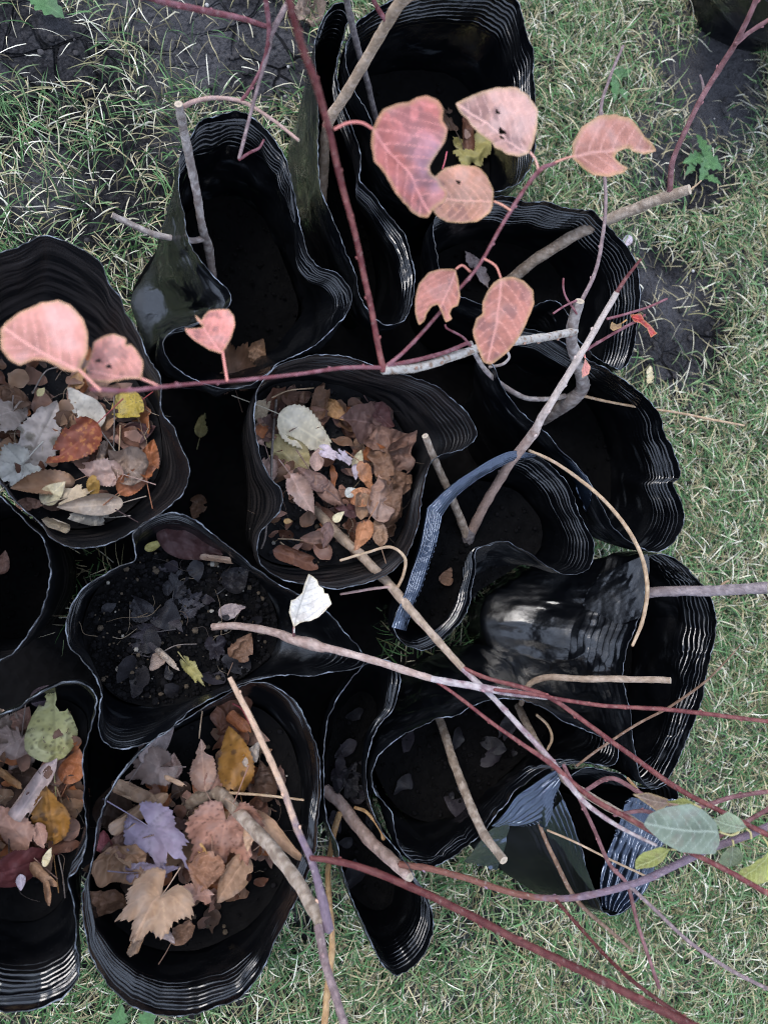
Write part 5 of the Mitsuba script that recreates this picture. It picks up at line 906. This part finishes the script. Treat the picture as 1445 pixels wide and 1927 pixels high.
for sk, name, poly, base, tip, colour, bow, pet, holes, text in TWIG_LEAVES:
    seed += 1
    q, b, tpt = np.array(poly) / 1000, np.array(base) / 1000, np.array(tip) / 1000
    L = np.linalg.norm(tpt - b)
    ex = (tpt - b) / L
    nrm = np.array([0, 0, 1.0]) - ex * ex[2]
    nrm /= np.linalg.norm(nrm)
    ey = np.cross(nrm, ex)
    loc = np.stack([(q - b) @ ex, (q - b) @ ey], 1)
    loc = gaussian_filter1d(resample(loc, 170), 0.4 if colour == "bonewhite" else 0.8, axis=0, mode="wrap")
    loc = loc + 0.006 * L * np.stack([fb(np.c_[loc, 0 * loc[:, :1]], 9 / L, 2, seed), fb(np.c_[loc, 0 * loc[:, :1]], 9 / L, 2, seed + 1)], 1)
    hs = []
    for h in holes:
        hp = np.array(h[:3]) / 1000
        a = np.linspace(0, 2 * np.pi, 11)[:-1]
        r_h = h[3] / 1000 * (1 + 0.3 * np.sin(3 * a + seed))
        hs.append(Polygon(np.stack([(hp - b) @ ex + r_h * np.cos(a) * 1.2, (hp - b) @ ey + r_h * np.sin(a) * 0.8], 1)))
    W = np.ptp(loc[:, 1])
    p, tri = fill(loc, L / 56, hs)
    x, y = p[:, 0], p[:, 1]
    ymid = 0.03 * L * np.sin(np.pi * np.clip(x / L, 0, 1))
    vein = vein_field(x, y - ymid, L, W, "birch" if colour == "bonewhite" else "ovate")
    q3 = np.c_[p, 0 * x]
    col, n1 = tint(colour, q3, vein, seed)
    light = np.array(COL[colour]) * 1.4 + 0.12
    col = col * (0.80 + 0.40 * np.clip(np.abs(y - ymid) / (0.5 * W), 0, 1))[:, None]
    net = np.clip(1 - np.abs(fb(q3 + seed, 14 / L, 2, seed + 2)) / 0.10, 0, 1)[:, None]
    col = col * (1 + 0.16 * net)
    blem = np.clip((meshkit.fbm(q3 * 5.5 / L + seed, 3, seed + 3) - 0.60) / 0.08, 0, 1)[:, None] * (0.2 if colour == "bonewhite" or "green" in colour else 0.5)
    col = col * (1 - blem) + np.array([0.20, 0.11, 0.11]) * blem
    if colour == "bonewhite":
        light = np.array(COL[colour]) * 0.42
    col = col * (1 - 0.8 * vein[:, None]) + light * 0.8 * vein[:, None]
    edge = np.clip(1 - np.array(shapely.distance(shapely.points(p), Polygon(loc).exterior)) / (0.045 * L), 0, 1)[:, None]
    warm = np.array([0.55, 0.40, 0.16]) if "green" not in colour else np.array(COL[colour]) * 1.15
    col = col * (1 - 0.5 * edge) + warm * 0.5 * edge
    k = bow / 1000
    Z = 0.007 * L * np.abs(np.sin(np.pi * (x / (0.135 * L) - 0.75 * np.abs(y) / (0.135 * L)))) ** 0.7 - 0.012 * L * np.exp(-(((y - ymid) / (0.05 * L)) ** 2))
    Z = Z + k * (1.6 * ((y / max(W, 1e-6)) ** 2 - 0.06) - 0.5 * (x / L) ** 2 + 0.7 * fb(q3, 3.2 / L, 3, seed))
    v = b + x[:, None] * ex + y[:, None] * ey + Z[:, None] * nrm
    put(f"{sk}__{name}", v, tri, "live_leaf", col)
    labels[f"{sk}__{name}"] = {"label": text}
    path = curve(np.array(pet) / 1000, 22)
    tv, tf, _ = tube(path, np.linspace(0.0011, 0.0013, 22), 7)
    pc = np.array(COL[colour]) * 1.1 + (0.05, 0.01, 0.0) if "green" not in colour else np.array((0.42, 0.36, 0.16))
    put(f"{sk}__{name}__petiole", tv, tf, "leaf_blade", np.tile(pc, (len(tv), 1)))

# ------------------------------------------------------------------ weeds
for i, (text, leaves) in enumerate(WEEDS):
    wk = number("weed", i)
    cen = np.mean([l[0] for l in leaves], 0) / 1000
    for j, (c, ang, L, W) in enumerate(leaves):
        seed += 1
        r_ = np.random.default_rng(seed)
        L, W, c = L / 1000, W / 1000, np.array(c) / 1000
        poly, _ = outline("ovate", L, W, r_)
        poly = poly * np.c_[np.ones(len(poly)), 1 + 0.22 * np.sin(poly[:, 0] / L * 24)]
        p, tri = fill(poly, L / 16)
        x, y = p[:, 0], p[:, 1]
        q3 = np.c_[p, 0 * x]
        vein = vein_field(x, y, L, W, "ovate")
        col, _ = tint("weed", q3, vein, seed)
        col = col * (1 + 0.45 * vein[:, None])
        X = x - L / 2
        Z = 0.004 + 0.25 * np.abs(y) - 0.3 * X**2 / L + 0.06 * L * fb(q3 + seed, 3 / L, 2, seed) + 0.15 * X * r_.normal()
        ca, sa = math.cos(ang), math.sin(ang)
        put(f"{wk}__{number('leaf', j)}", np.stack([c[0] + ca * X - sa * y, c[1] + sa * X + ca * y, c[2] + Z], 1), tri, "leaf_blade", col)
    label(wk, text, "weed")

# ------------------------------------------------------------------ grass, clods and small stones
polys = [Polygon(w).buffer(0).buffer(-0.012) for w in waists.values()]
cluster = shapely.union_all([Polygon(r).buffer(0) for r in rims.values()]).buffer(0.09).buffer(-0.13)      # kept without grass so the shaded gaps read dark
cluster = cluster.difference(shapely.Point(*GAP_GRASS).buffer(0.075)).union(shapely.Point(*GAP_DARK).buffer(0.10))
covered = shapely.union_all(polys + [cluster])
shade_area = cluster.buffer(0.03)
shade_area = max(getattr(shade_area, "geoms", [shade_area]), key=lambda q: q.area)
p, tri = fill(np.array(shade_area.exterior.coords)[:-1], 0.009)
q3 = np.c_[p, np.zeros(len(p))]
edge_d = np.array(shapely.distance(shapely.points(p), shade_area.exterior))
put("gap_shade_sheet", np.c_[p, -0.016 + 0.026 * np.clip(edge_d / 0.05, 0, 1) + 0.004 * fb(q3, 60, 3, 3)], tri, "soil_crumb", np.array([0.0045, 0.0042, 0.0045]) * (0.5 + meshkit.fbm(q3 * 150, 2, 2))[:, None], smooth=False)  # added sheet, its near-black colour stands in for deep shade between bags
label("gap_shade_sheet", "near-black sheet added as painted shade in the gaps between the grow bags", "soil", kind="stuff")
g = np.random.default_rng(5)


def scatter(count, keep):
    pts = lo + g.random((count, 2)) * (hi - lo)
    pts = pts[~shapely.contains_xy(covered, pts[:, 0], pts[:, 1])]
    return pts[g.random(len(pts)) < keep(pts[:, 0], pts[:, 1])]


def blades(key, pts, lmin, lmax, wid, palette, rise, text):
    n_ = len(pts)
    segs = 5
    field = 6.5 * meshkit.fbm(np.c_[pts * 7, np.zeros(n_)], 2, 3)
    az = field + g.normal(0, 1.1, n_)
    L = lmin + (lmax - lmin) * g.random(n_) ** 1.5
    el = np.abs(g.normal(rise, 0.35, n_)) + 0.05
    curl = g.normal(0, 0.45, n_)
    drop = g.uniform(0.6, 2.0, n_)
    pos = np.c_[pts, np.full(n_, -0.004) + 0.02 * g.random(n_) * (g.random(n_) < 0.5)]
    width = wid * (0.6 + 0.8 * g.random(n_))
    roll = g.normal(0, 0.5, n_)
    V = np.zeros((n_, segs + 1, 2, 3))
    for s in range(segs + 1):
        t = s / segs
        side = np.c_[-np.sin(az) * np.cos(roll), np.cos(az) * np.cos(roll), np.sin(roll)]
        w = (width * (1 - t**2.2) * (0.75 + 0.5 * (t > 0.1)))[:, None]
        V[:, s, 0], V[:, s, 1] = pos + side * w / 2, pos - side * w / 2
        e = el - drop * t
        step = (L / segs)[:, None]
        pos = pos + step * np.c_[np.cos(az) * np.cos(e), np.sin(az) * np.cos(e), np.sin(e)]
        pos[:, 2] = np.maximum(pos[:, 2], 0.003 + 0.004 * g.random(n_))
        az = az + curl / segs
    a = (np.arange(n_) * (segs + 1) * 2)[:, None] + (np.arange(segs) * 2)[None]
    f_ = np.stack([np.stack([a, a + 1, a + 3], -1), np.stack([a, a + 3, a + 2], -1)], 2).reshape(-1, 3)
    pal = np.array(palette)
    c0 = pal[g.integers(0, len(pal), n_)] * g.uniform(0.65, 1.25, (n_, 1))
    tt = np.linspace(0, 1, segs + 1)[None, :, None, None]
    col = np.broadcast_to(c0[:, None, None] * (0.85 + 0.3 * tt), V.shape)
    put(key, V.reshape(-1, 3), f_, "grass_blade", col.reshape(-1, 3))
    label(key, text, "grass", kind="stuff")


area = np.prod(hi - lo)
cover = lambda k, floor: (lambda x, y: np.clip(1 - k * bareness(x, y), floor, 1) * np.where(x < 0.05, 0.62, 1.0) * np.clip(0.35 + 1.3 * meshkit.fbm(np.stack([x * 8, y * 8, 0 * x], -1), 2, 8), 0, 1))
blades("green_grass", scatter(int(area * 17500), cover(1.0, 0.02)), 0.03, 0.085, 0.0018, [(0.05, 0.125, 0.035), (0.09, 0.21, 0.065), (0.15, 0.29, 0.11), (0.06, 0.14, 0.042), (0.22, 0.31, 0.14), (0.025, 0.055, 0.02)], 0.5, "short green lawn grass around the grow bags")
blades("dry_grass", scatter(int(area * 22000), cover(0.93, 0.04)), 0.025, 0.08, 0.00145, [(0.56, 0.48, 0.28), (0.70, 0.64, 0.45), (0.42, 0.36, 0.20), (0.26, 0.24, 0.11), (0.80, 0.76, 0.60), (0.12, 0.10, 0.06)], 0.28, "matted straw-coloured dead grass mixed through the lawn")

S = Soup()
pts = scatter(8000, lambda x, y: 0.12 + 0.85 * bareness(x, y))
for j, (x, y) in enumerate(pts):
    s_ = 0.0015 + 0.006 * g.random() ** 4
    bv, bf = blob(np.array([x, y, s_ * 0.2]), s_, j, 0.7, 0 if s_ < 0.003 else 1)
    S.add(bv, bf, np.array([0.058, 0.054, 0.055]) * g.uniform(0.5, 1.4))
S.done("earth_clods", "soil_crumb", smooth=False)
label("earth_clods", "small crumbs and clods of dark earth on the bare patches", "earth", kind="stuff")
S = Soup()
for j, (x, y) in enumerate(scatter(210, lambda x, y: 0.1 + 0.6 * bareness(x, y))):
    s_ = g.uniform(0.0014, 0.0038)
    bv, bf = blob(np.array([x, y, s_ * 0.3 + 0.002]), s_, j, 0.75, 1)
    S.add(bv, bf, np.array([0.52, 0.50, 0.47]) * g.uniform(0.5, 1.2))
S.done("pale_stones", "soil_crumb")
label("pale_stones", "tiny pale stones scattered on the earth", "stone", kind="stuff")
